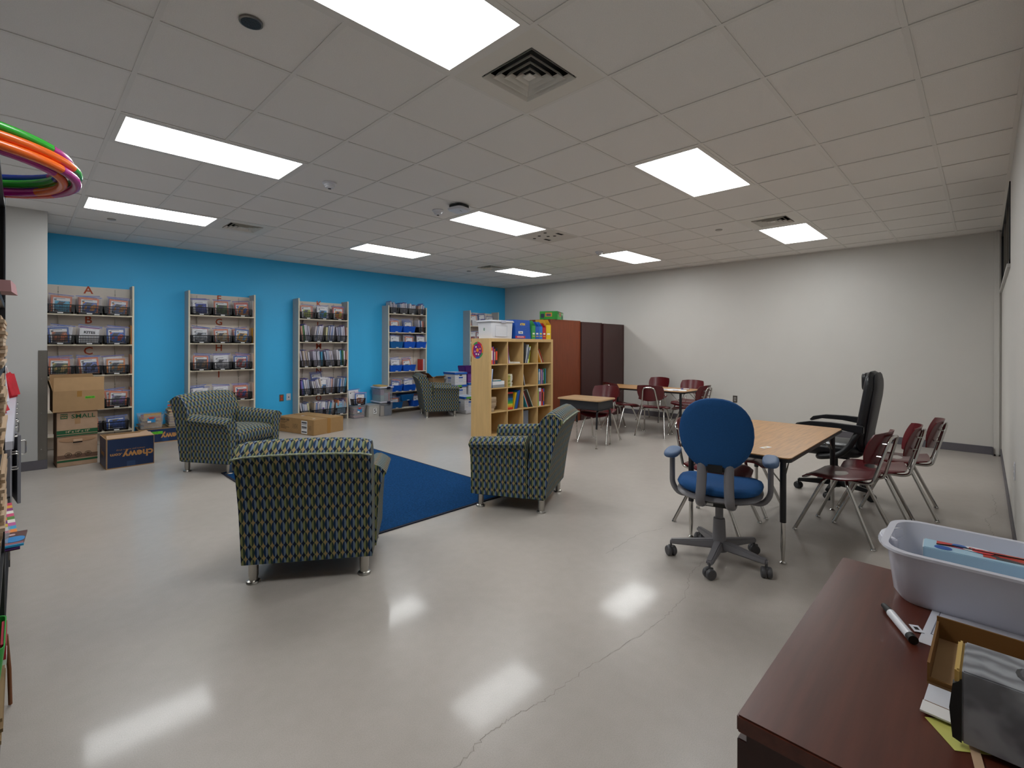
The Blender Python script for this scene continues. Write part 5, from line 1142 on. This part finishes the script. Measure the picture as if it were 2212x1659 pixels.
MB().hexa([(-.14, -.165, .3305), (-.135, -.165, .3305), (-.135, .165, .3305), (-.14, .165, .3305), (-.26, -.16, .43), (-.255, -.16, .435), (-.255, .16, .435), (-.26, .16, .43)]).build('side_flap', plain('6f3f1c', .8), t); MB().hexa([(-.13, -.17, .3305), (.13, -.17, .3305), (.13, -.165, .3305), (-.13, -.165, .3305), (-.13, -.26, .37), (.13, -.26, .37), (.13, -.26, .375), (-.13, -.26, .375)]).build('front_flap', M['cardboard'], t)
carton('carton', 'closed brown carton under the open one behind the far armchair', (5.885, 6.46, 0), 0, .30, .36, .36, M['cardboard2'], False)

# ---------------------------------------------------------------- counter run on the left
CX = -.458
for k, (y0, y1) in enumerate(((1.36, 2.33), (2.335, 3.33), (3.335, 4.34), (4.345, 5.34))):
    if k == 0: continue
    t = thing('base_cabinet', f'grey base cabinet under the white counter, {ORD[k-1]} from the camera', 'cabinet', (XL+.001, y0, 0), 0, 'grey base cabinets')
    w_ = y1-y0; d = CX-.03-XL
    MB().box(0, d-.01, 0, w_, .1, .70 if k == 1 else .86).build('carcass', M['cabgrey'], t); MB().box(0, d-.06, 0, w_, 0, .0995).build('plinth', M['base'], t)
    for q in range(2):
        if k == 2 and q == 0: continue
        dr = MB().box(d-.009, d+.012, w_*q/2+.004, w_*(q+1)/2-.004, .12, .66).build('door', M['cabgrey'], t, bev=.002); yy = w_*(q+.5)/1+(-1 if q else 1)*.13-w_*0 if False else (w_/2+(.05 if q else -.05))
        MB().tube(fillet([(d+.012, yy, .50), (d+.045, yy, .50), (d+.045, yy, .61), (d+.012, yy, .61)], .012, 4), .005, 8).build('handle', M['chrome'], dr, smooth=50)
    for q in range(2):
        dw = MB().box(d-.009, d+.012, w_*q/2+.004, w_*(q+1)/2-.004, .67, .855).build('drawer_front', M['cabgrey'], t, bev=.002); yc = w_*(q+.5)/2
        MB().tube(fillet([(d+.012, yc-.05, .765), (d+.042, yc-.05, .765), (d+.042, yc+.05, .765), (d+.012, yc+.05, .765)], .012, 4), .005, 8).build('handle', M['chrome'], dw, smooth=50)
    if k == 2:
        dr = MB().box(-.02, 0, -.47, 0, .12, .66).build('door', M['cabgrey'], t, bev=.002); dr.location = (d+.012, w_/2-.004, 0); dr.rotation_euler.z = R(6)
        MB().tube(fillet([(0, -.42, .50), (.032, -.42, .50), (.032, -.42, .61), (0, -.42, .61)], .012, 4), .005, 8).build('handle', M['chrome'], dr, smooth=50)
        for z in (.18, .58): MB().box(-.04, .004, -.02, .03, z-.03, z+.03).build('hinge', M['steel'], dr)
ct = thing('countertop', 'white laminate counter with steel sink along the left wall', 'countertop', (XL+.001, 1.34, .8605))
d = CX-XL
b = MB(); S0, S1_ = 1.1, 1.75
b.box(0, d, 0, S0, 0, .04); b.box(0, d, S1_, 4.0, 0, .04); b.box(0, .12, S0, S1_, 0, .04); b.box(.57, d, S0, S1_, 0, .04); b.build('top', M['counter'], ct); MB().box(.02, d-.05, .01, .03, -.86, -.0005).build('end_panel', M['cabgrey'], ct)
MB().box(d, d+.004, 0, 4.0, -.0, .04).build('front_edge', plain('8b8b94', .4), ct); MB().box(0, .02, 0, 4.0, .0405, .14).build('splashback', M['counter'], ct); MB().box(.02, d-.002, 3.98, 4.0, .0405, .14).build('end_splash', M['counter'], ct)
b = MB(); b.box(.125, .565, S0+.005, S1_-.005, -.15, -.145); b.box(.122, .127, S0, S1_, -.15, .043); b.box(.563, .568, S0, S1_, -.15, .043); b.box(.12, .57, S0, S0+.005, -.15, .043); b.box(.12, .57, S1_-.005, S1_, -.15, .043); b.build('sink_basin', M['chrome'], ct)
MB().tube(fillet([(.07, 1.42, .04), (.07, 1.42, .30), (.30, 1.42, .30), (.30, 1.42, .24)], .08, 6), .012, 10).build('faucet', M['chrome'], ct, smooth=50)
def sack(label, loc, w_, d_, h, col, rz=0, strap=None):
    t = thing('fabric_bag', label, 'bag', loc, rz)
    a, c = w_/2, d_/2; MB().hexa([(-a, -c, 0), (a, -c, 0), (a, c, 0), (-a, c, 0), (-a*.9, -c*.35, h*.7), (a*.6, -c*.5, h), (a*.55, c*.3, h*.95), (-a*.85, c*.4, h*.75)]).build('bag_body', P('cloth_'+col, col, .8, var=.15, vs=12, bump=.3, bs=20), t, bev=.02)
    if strap: MB().tube(fillet([(-.06, 0, h*.9), (-.02, .0, h*1.25), (.05, 0, h*.85)], .05, 5), .008, 6).build('strap', plain(strap, .7), t, smooth=50)
sack('red fabric bag slumped on the counter near the sink', (-.545, 2.75, .9012), .15, .12, .13, 'b01a26', R(80)); sack('red and white bag standing at the far end of the counter', (-.52, 4.2, .9012), .24, .14, .24, 'b81c2a', R(75), 'e4e2e0')
tag(MB().hexa([(-.05, -.1, 0), (.05, -.1, 0), (.05, .1, 0), (-.05, .1, 0), (-.05, .0, .3), (.02, .0, .3), (.02, .03, .3), (-.05, .03, .3)]).build('white_pouch', plain('dcdce0', .6), loc=(-.545, 3.75, .9012), bev=.01), 'white cloth pouch between the red bags on the counter', 'bag')
for k, c_ in enumerate(('2f9a4a', '3a5fb4', 'b03a9c', '4fb04a')): tag(MB().box(-.03, .03, -.05, .05, 0, .028).build('paper_pack', plain(c_, .5), loc=(-.535, 3.05, .9012+.0285*k)), f'{["green", "blue", "magenta", "light green"][k]} paper pack in the small stack on the counter', 'paper pack', 'paper packs on the counter')
# ---------------------------------------------------------------- black rack with paper stacks, hula hoops
RX = -.472; RY0, RY1, RZ = -.42, .66, 1.95
t = thing('metal_rack', 'black metal rack full of paper stacks at the left edge', 'rack', (0, 0, 0))
for x in (RX-.03, XL+.06):
    for y in (RY0, RY1-.03): MB().box(x, x+.03, y, y+.03, 0, RZ).build('post', M['blackmetal'], t)
RS = [.08, .57, .72, 1.02, 1.30, 1.54, RZ-.02]
for z in RS: MB().box(XL+.062, RX-.002, RY0+.002, RY1-.002, z-.02, z).build('rack_shelf', M['blackmetal'], t)
MB().box(RX-.006, RX-.001, RY1-.06, RY1-.029, 1.55, RZ).build('end_plate', M['blackmetal'], t)
rd = random.Random(21)
for k, (z0, n, cols) in enumerate(((.72, 20, ('b49a7e', 'bfa78c', 'a68b6e')), (1.02, 20, ('b9a084', 'ab9072', 'c6ae94')), (1.30, 14, ('bea488', 'cbb49b', 'b0957a')), (.08, 6, ('8d7450', 'a98a60', '7d6442')))):
    for q in range(n):
        h_ = .0125; e = rd.uniform(-.004, .008) if k != 3 else rd.uniform(-.01, .006)
        tag(MB().box(0, .30, 0, .42, 0, h_-.001).build('paper_stack', plain(rd.choice(cols), .8), loc=(RX-.30+e, .20+rd.uniform(-.02, .02), z0+.0006+q*h_)), f'kraft paper bundle on the black rack, {ORD[q]} up on its {["third", "fourth", "fifth", "lowest"][k]} shelf', 'paper bundle', 'kraft paper bundles on the rack')
tag(MB().hexa([(-.62, .02, 1.5405), (-.45, .02, 1.5405), (-.437, .18, 1.5405), (-.6, .18, 1.5405), (-.62, .02, 1.575), (-.452, .02, 1.575), (-.442, .18, 1.575), (-.6, .18, 1.575)]).build('card_pad', plain('b98a8c', .6)), 'dusty pink card pad sticking out of the black rack', 'card')
# low black cart in the knee space beyond the rack
t = thing('low_cart', 'low black metal cart under the near end of the counter', 'cart', (0, 0, 0))
for x in (-.85, -.498):
    for y in (.78, 2.22): MB().box(x, x+.025, y, y+.025, 0, .435).build('post', M['blackmetal'], t)
for z in (.14, .43): MB().box(-.85, -.475, .78, 2.245, z-.02, z).build('cart_shelf', M['blackmetal'], t)
for y in (1.55, 2.2):
    br = MB().box(-.4745, -.468, y, y+.06, .25, .34).build('clip_bracket', M['steel'], t)
    for z in (.27, .30): MB().box(-.4678, -.4672, y+.015, y+.045, z, z+.015).build('clip_slot', M['dark'], br)
def striped(loc, rz, label, tones, wd):
    t = thing('striped_pack', label, 'paper pack', loc, rz, 'striped paper packs'); n = len(tones)
    for k, c_ in enumerate(tones): MB().box(-.26, .0, wd*k, wd*(k+1), .0042, .012).build('stripe', plain(c_, .5), t)
    MB().box(-.26, 0, 0, wd*n, 0, .004).build('backing', plain('4a2a26', .6), t); return t
striped((-.43, 1.10, .4306), R(2.2), 'brightly striped paper pack on the low cart, lower one', ('7a4ab0', 'e0709a', 'e8e4d8', 'd8d03a', 'e88a3a', '3aa0c8', 'c05a9a', 'e8e4d8', '5a8a3a', 'd84a7a', 'e8e4d8', '8a3a7a', 'd8a43a', 'c83a5a'), .066)
striped((-.468, 1.30, .4434), R(2.0), 'upper striped paper pack on the low cart, pushed further in', ('c83a5a', 'd8d8d0', 'd8b43a', '6a2a7a', 'e88a3a', '2f6fb0', '3a7a5a', 'd8d8d0', 'c83a5a', 'b8c03a', '7a2a6a', 'c83a5a'), .068)
t = thing('picture_book', 'brown and blue picture book jutting out from the low cart', 'book', (-.42, 1.065, .4565), R(-4))
MB().box(-.28, .0, .0, .22, 0, .008).build('cover', plain('5a3530', .4), t); MB().box(-.28, .002, -.004, .008, .0, .009).build('blue_edge', plain('2a9acb', .4), t); MB().box(-.28, -.001, .012, .035, .0082, .0088).build('pink_band', plain('a0606c', .4), t)
o = MB().plate(sup(.035, .045, 16), .0082, .0092).build('blue_shape', plain('2a86c8', .4), t); o.location = (-.035, .09, 0); o = MB().plate(sup(.012, .014, 12), .0082, .0092).build('pale_dot', plain('c8a8ac', .4), t); o.location = (-.05, .17, 0)
tag(MB().hexa([(-.62, 1.10, .466), (-.47, 1.10, .466), (-.462, 1.34, .466), (-.62, 1.34, .466), (-.62, 1.12, .49), (-.485, 1.12, .475), (-.465, 1.32, .49), (-.62, 1.32, .495)]).build('clear_sleeve', M['clear']), 'clear plastic sleeve lying on the brown picture book', 'sleeve')
t = thing('green_bin', 'green plastic bin with red label low on the rack', 'bin', (-.565, .42, .2012))
tub(MB(), .085, .13, .1, .15, 0, .15, .004).build('bin', plain('2f9a3c', .4), t, smooth=40); MB().box(.088, .1015, -.1, .1, .09, .145).build('red_label', plain('b01f34', .5), t); MB().box(.0, .1022, -.05, .02, .05, .085).build('white_label', M['label'], t)
tag(MB().box(-.68, RX-.008, .15, .62, .17, .2).build('bin_tray', M['blackmetal']), 'black tray under the green bin', 'tray')
tag(MB().tube([(-.466, .50, .30), (-.458, .545, .15), (-.455, .56, .006)], .006, 8).build('wooden_dowel', plain('7d4a26', .6), smooth=50), 'thin brown wooden dowel leaning at the left edge', 'dowel')
# hoops resting on the rack
def hoop(label, c, rad, segs, tilt, tdir, r=.0145, a0=0):
    t = thing('hula_hoop', label, 'hula hoop', c, 0, 'hula hoops on the black rack'); t.rotation_euler = (R(tilt*math.cos(R(tdir))), R(tilt*math.sin(R(tdir))), 0)
    n = len(segs)
    for k, c_ in enumerate(segs): 
        A = [a0+360*(k+q/10)/n for q in range(11)]
        MB().tube([(rad*math.cos(R(a)), rad*math.sin(R(a)), 0) for a in A], r, 10).build('hoop_segment', plain(c_, .25), t, smooth=60)
GR, MA, OR, BU, RO = '2fae32', 'b01a86', 'ee6a1c', '1d3fae', 'e0452a'
hoop('outer hula hoop of the lowest pair, orange and magenta', (-.672, .30, RZ+.0155), .385, (OR, MA, RO, RO, BU, OR), 0, 0, a0=-90)
hoop('inner hula hoop of the lowest pair, magenta and orange', (-.675, .31, RZ+.0155), .352, (MA, OR, MA, GR, OR, BU), 0, 90, a0=-85)
hoop('inner hula hoop of the middle pair, dark blue', (-.685, .31, RZ+.046), .352, (BU, GR, BU, BU, MA, BU), 0, 180, a0=-50)
hoop('outer hula hoop of the middle pair, orange with green end', (-.668, .31, RZ+.046), .385, (OR, GR, BU, BU, OR, MA), 0, 45, a0=-80)
hoop('topmost hula hoop, green with magenta end', (-.69, .31, RZ+.0765), .385, (GR, MA, BU, BU, GR, OR), 0, 45, a0=-92)
# ---------------------------------------------------------------- foreground cabinet desk and what lies on it
DX0, DX1, DY0, DY1, DZ = .442, 1.324, -2.238, -1.787, .74
t = thing('credenza', 'dark mahogany cabinet desk in the right foreground', 'desk', (DX0, DY0, 0))
w_, d = DX1-DX0, DY1-DY0
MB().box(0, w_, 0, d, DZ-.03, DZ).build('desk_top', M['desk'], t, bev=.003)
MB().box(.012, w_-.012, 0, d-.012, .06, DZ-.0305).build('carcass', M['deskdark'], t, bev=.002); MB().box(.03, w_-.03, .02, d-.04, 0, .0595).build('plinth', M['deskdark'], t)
for k in range(2):
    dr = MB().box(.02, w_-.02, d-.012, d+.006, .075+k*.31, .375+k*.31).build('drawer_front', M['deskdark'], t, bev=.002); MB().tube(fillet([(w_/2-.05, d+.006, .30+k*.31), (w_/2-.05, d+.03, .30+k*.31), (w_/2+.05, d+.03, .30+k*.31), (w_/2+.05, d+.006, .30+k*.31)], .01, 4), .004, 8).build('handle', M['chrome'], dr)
ky = MB().lathe([(.008, 0), (.008, .006)], 12, (.36, d-.012, DZ-.06), Matrix.Rotation(R(-90), 4, 'X')).build('lock', M['steel'], t); MB().cbox((.36, d+.005, DZ-.055), (.016, .03, .002)).build('key', plain('a08a5c', .3, 1), ky)
# white tub
t = thing('plastic_tub', 'white plastic dish tub at the right edge of the mahogany desk', 'tub', (1.205, -2.068, DZ+.0006))
def tubo(b, a0_, b0_, a1_, b1_, h, th=.0035):
    ls = [(rrect(-a0_, a0_, -b0_, b0_, .05, 6), 0), (rrect(-a0_-.012, a0_+.012, -b0_-.012, b0_+.012, .055, 6), .02), (rrect(-a1_, a1_, -b1_, b1_, .06, 6), h), (rrect(-a1_-.012, a1_+.012, -b1_-.012, b1_+.012, .07, 6), h-.002), (rrect(-a1_-.012, a1_+.012, -b1_-.012, b1_+.012, .07, 6), h+.004), (rrect(-a1_+th, a1_-th, -b1_+th, b1_-th, .058, 6), h+.004), (rrect(-a0_-.012+th, a0_+.012-th, -b0_-.012+th, b0_+.012-th, .05, 6), .02), (rrect(-a0_+th, a0_-th, -b0_+th, b0_-th, .045, 6), th)]
    k = len(ls[0][0]); vs_ = [(x, y, z) for o, z in ls for x, y in o]; fs = [tuple(range(k-1, -1, -1)), tuple((len(ls)-1)*k+j for j in range(k))]
    for a in range(len(ls)-1): fs += [(a*k+j, a*k+(j+1) % k, (a+1)*k+(j+1) % k, (a+1)*k+j) for j in range(k)]
    return b.add(vs_, fs)
tubo(MB(), .085, .13, .14, .152, .14).build('tub_body', P('glossy_white_tub', 'd5d6e2', .22), t, smooth=50)
MB().prism([(.150, .118), (.176, .116), (.180, .126), (.174, .141), (.150, .144)], -.055, .055, lambda u, y, z: (u-.0, y, z), 6, lambda u, p: (p[0]-.02*(abs(u)/.055)**3, p[1])).build('handle', P('glossy_white_tub', 'd5d6e2', .22), t, smooth=50, bev=.003)
t = thing('bag_box', 'pale blue box with red fruit print inside the white tub', 'box', (1.215, -2.092, DZ+.082), R(2))
mt_ = plain('a9cbe0', .4)
MB().box(-.036, .036, -.13, .11, -.062, .052).build('carton', mt_, t, bev=.002); MB().box(-.035, .035, .11, .1112, -.06, .05).build('white_end', M['paper'], t)
MB().box(-.02, .031, -.134, -.0, .0522, .0528).build('fruit_print', pic_mat('b8342a', 'd8583a'), t); MB().box(.005, .031, .03, .085, .0522, .053).build('red_print', plain('c8403c', .4), t)
def lay(name, out, col, x, y, z, rz=0):
    o = MB().plate(out, 0, .0006).build(name, plain(col, .4), t); o.location = (x, y, z); o.rotation_euler.z = rz
lay('blue_oval', sup(.013, .017, 16), '1c56ac', -.017, .072, .0525); lay('white_oval', sup(.018, .026, 16), 'e8e8ee', .018, .012, .0531); lay('blue_ring', sup(.012, .014, 16), '2a62b4', .02, .042, .0533); lay('red_oval', sup(.014, .02, 16), 'd2444a', .012, .0, .0536)
text('Deli', .018, plain('c02a34', .4), t, (.018, .01, .0542), '+z', bold=.0006, name='lettering').rotation_euler.z += R(-90)
MB().tube([(.0, .085, .054), (.012, .05, .0545), (.012, -.02, .0545), (.02, -.13, .0545)], .0014, 6).build('opening_line', M['ink'], t)
# marker
t = thing('whiteboard_marker', 'white marker with black ends lying on the mahogany desk', 'marker', (.972, -1.957, DZ+.0098), math.atan2(-.059, -.119))
MB().tube([(-.045, 0, 0), (.05, 0, 0)], .0092, 14).build('barrel', M['whiteplastic'], t, smooth=50); MB().tube([(-.085, 0, -.002), (-.06, 0, 0), (-.045, 0, 0)], [.006, .0075, .0085], 12).build('cap', M['ink'], t, smooth=50); MB().tube([(.05, 0, 0), (.066, 0, 0)], .0095, 14).build('end_cap', M['ink'], t, smooth=50)
def sheet(name, label, x, y, a, w_, d, z, col='d8d9e2', cat='paper', grp=None):
    t = thing(name, label, cat, (x, y, z), R(a), grp); MB().box(-w_/2, w_/2, -d/2, d/2, 0, .0006).build('sheet', plain(col, .6), t); return t
t = sheet('paper_sheet', 'white printed sheet sticking out behind the cardboard tray', 1.055, -2.05, -4, .25, .10, DZ+.0006, grp='papers on the mahogany desk')
b = MB(); b.box(-.07, .07, .034, .036, .0007, .001); b.box(-.07, -.068, .0, .035, .0007, .001); b.box(.068, .07, .0, .035, .0007, .001); b.build('print_frame', plain('7a7d8c'), t)
sheet('paper_sheet', 'second white sheet under the cardboard tray by the tub', 1.10, -2.12, 3, .20, .12, DZ+.0014, grp='papers on the mahogany desk')
t = sheet('paper_tag', 'tiny paper tag beside the marker on the desk', .99, -1.985, 25, .03, .018, DZ+.0022); MB().box(-.006, .006, -.004, .004, .0007, .001).build('print', M['ink'], t)
# cardboard tray with swirl-covered pad
t = thing('cardboard_tray', 'open brown cardboard tray on the mahogany desk', 'carton', (.872, -2.125, DZ+.0026), R(-1))
th = .004; MB().box(-.10, .10, -.10, .106, 0, th).build('tray_floor', M['cardboard'], t)
cbm = P('tray_board', '7a5527', .8)
for x0, x1, y0, y1, z1 in ((.096, .10, -.10, .106, .05), (-.10, .096, .102, .106, .04), (-.10, -.096, -.10, .102, .012), (-.096, .096, -.10, -.096, .05)): MB().box(x0, x1, y0, y1, th, z1).build('tray_wall', cbm, t)
t = sheet('index_card', 'white index card hanging over the tray edge', .715, -2.055, -3, .10, .075, DZ+.006, 'cfd2dc'); MB().box(-.014, -.012, -.03, .036, .0007, .002).build('brown_edge', plain('6a4a2c', .7), t)
MB().box(-.05, -.016, -.035, .038, .0007, .003).build('lower_card', M['paper'], t)
t = sheet('sticky_note', 'yellow sticky note under the swirl-covered pad', .655, -2.07, 35, .07, .07, DZ+.0006, 'c9c76a')
tag(MB().plate(rrect(-.06, .06, -.006, .006, .0058), 0, .002).build('craft_stick', P('birch_stick', 'c9a88a', .6), loc=(.635, -2.083, DZ+.0016), rz=R(8)), 'wooden craft stick lying near the desk edge', 'craft stick')
t = thing('swirl_pad', 'tissue box wrapped in grey swirl paper at the lower right edge', 'box', (.675, -2.155, DZ+.0085), R(-1))
def swirl():
    m, nt, b = newmat('grey_swirl_paper'); n = nt.nodes.new('ShaderNodeTexWave'); n.inputs['Scale'].default_value = 9; n.inputs['Distortion'].default_value = 9; n.inputs['Detail'].default_value = 3; n.inputs['Detail Scale'].default_value = 1.2
    r = nt.nodes.new('ShaderNodeValToRGB'); r.color_ramp.elements[0].color = srgb('6f7076'); r.color_ramp.elements[1].color = srgb('9fa2a8'); tc = nt.nodes.new('ShaderNodeTexCoord'); nt.links.new(tc.outputs['Object'], n.inputs['Vector']); nt.links.new(n.outputs[0], r.inputs[0]); nt.links.new(r.outputs[0], b.inputs['Base Color']); b.inputs['Roughness'].default_value = .35; return m
sw = swirl()
MB().box(-.055, .055, -.085, .085, 0, .115).build('carton', sw, t, bev=.002)
MB().box(-.055, .055, .085, .094, .02, .115).build('yellow_side', plain('c2a25c', .6), t, bev=.003); MB().prism([(.085, 0), (.096, .004), (.10, .05), (.096, .09), (.085, .10)], -.056, -.044, lambda u, y, z: (u, y, z)).build('black_fold', M['ink'], t)
MB().plate(sup(.03, .045, 20), .1152, .1158).build('film_slot', plain('3c3d40', .2), t).location = (0, -.02, 0)
MB().pillow(sup(.03, .04, 16), .012, lambda x, y, z: (x, y-.02, .118+z)).build('tissue_film', M['film'], t, smooth=60)
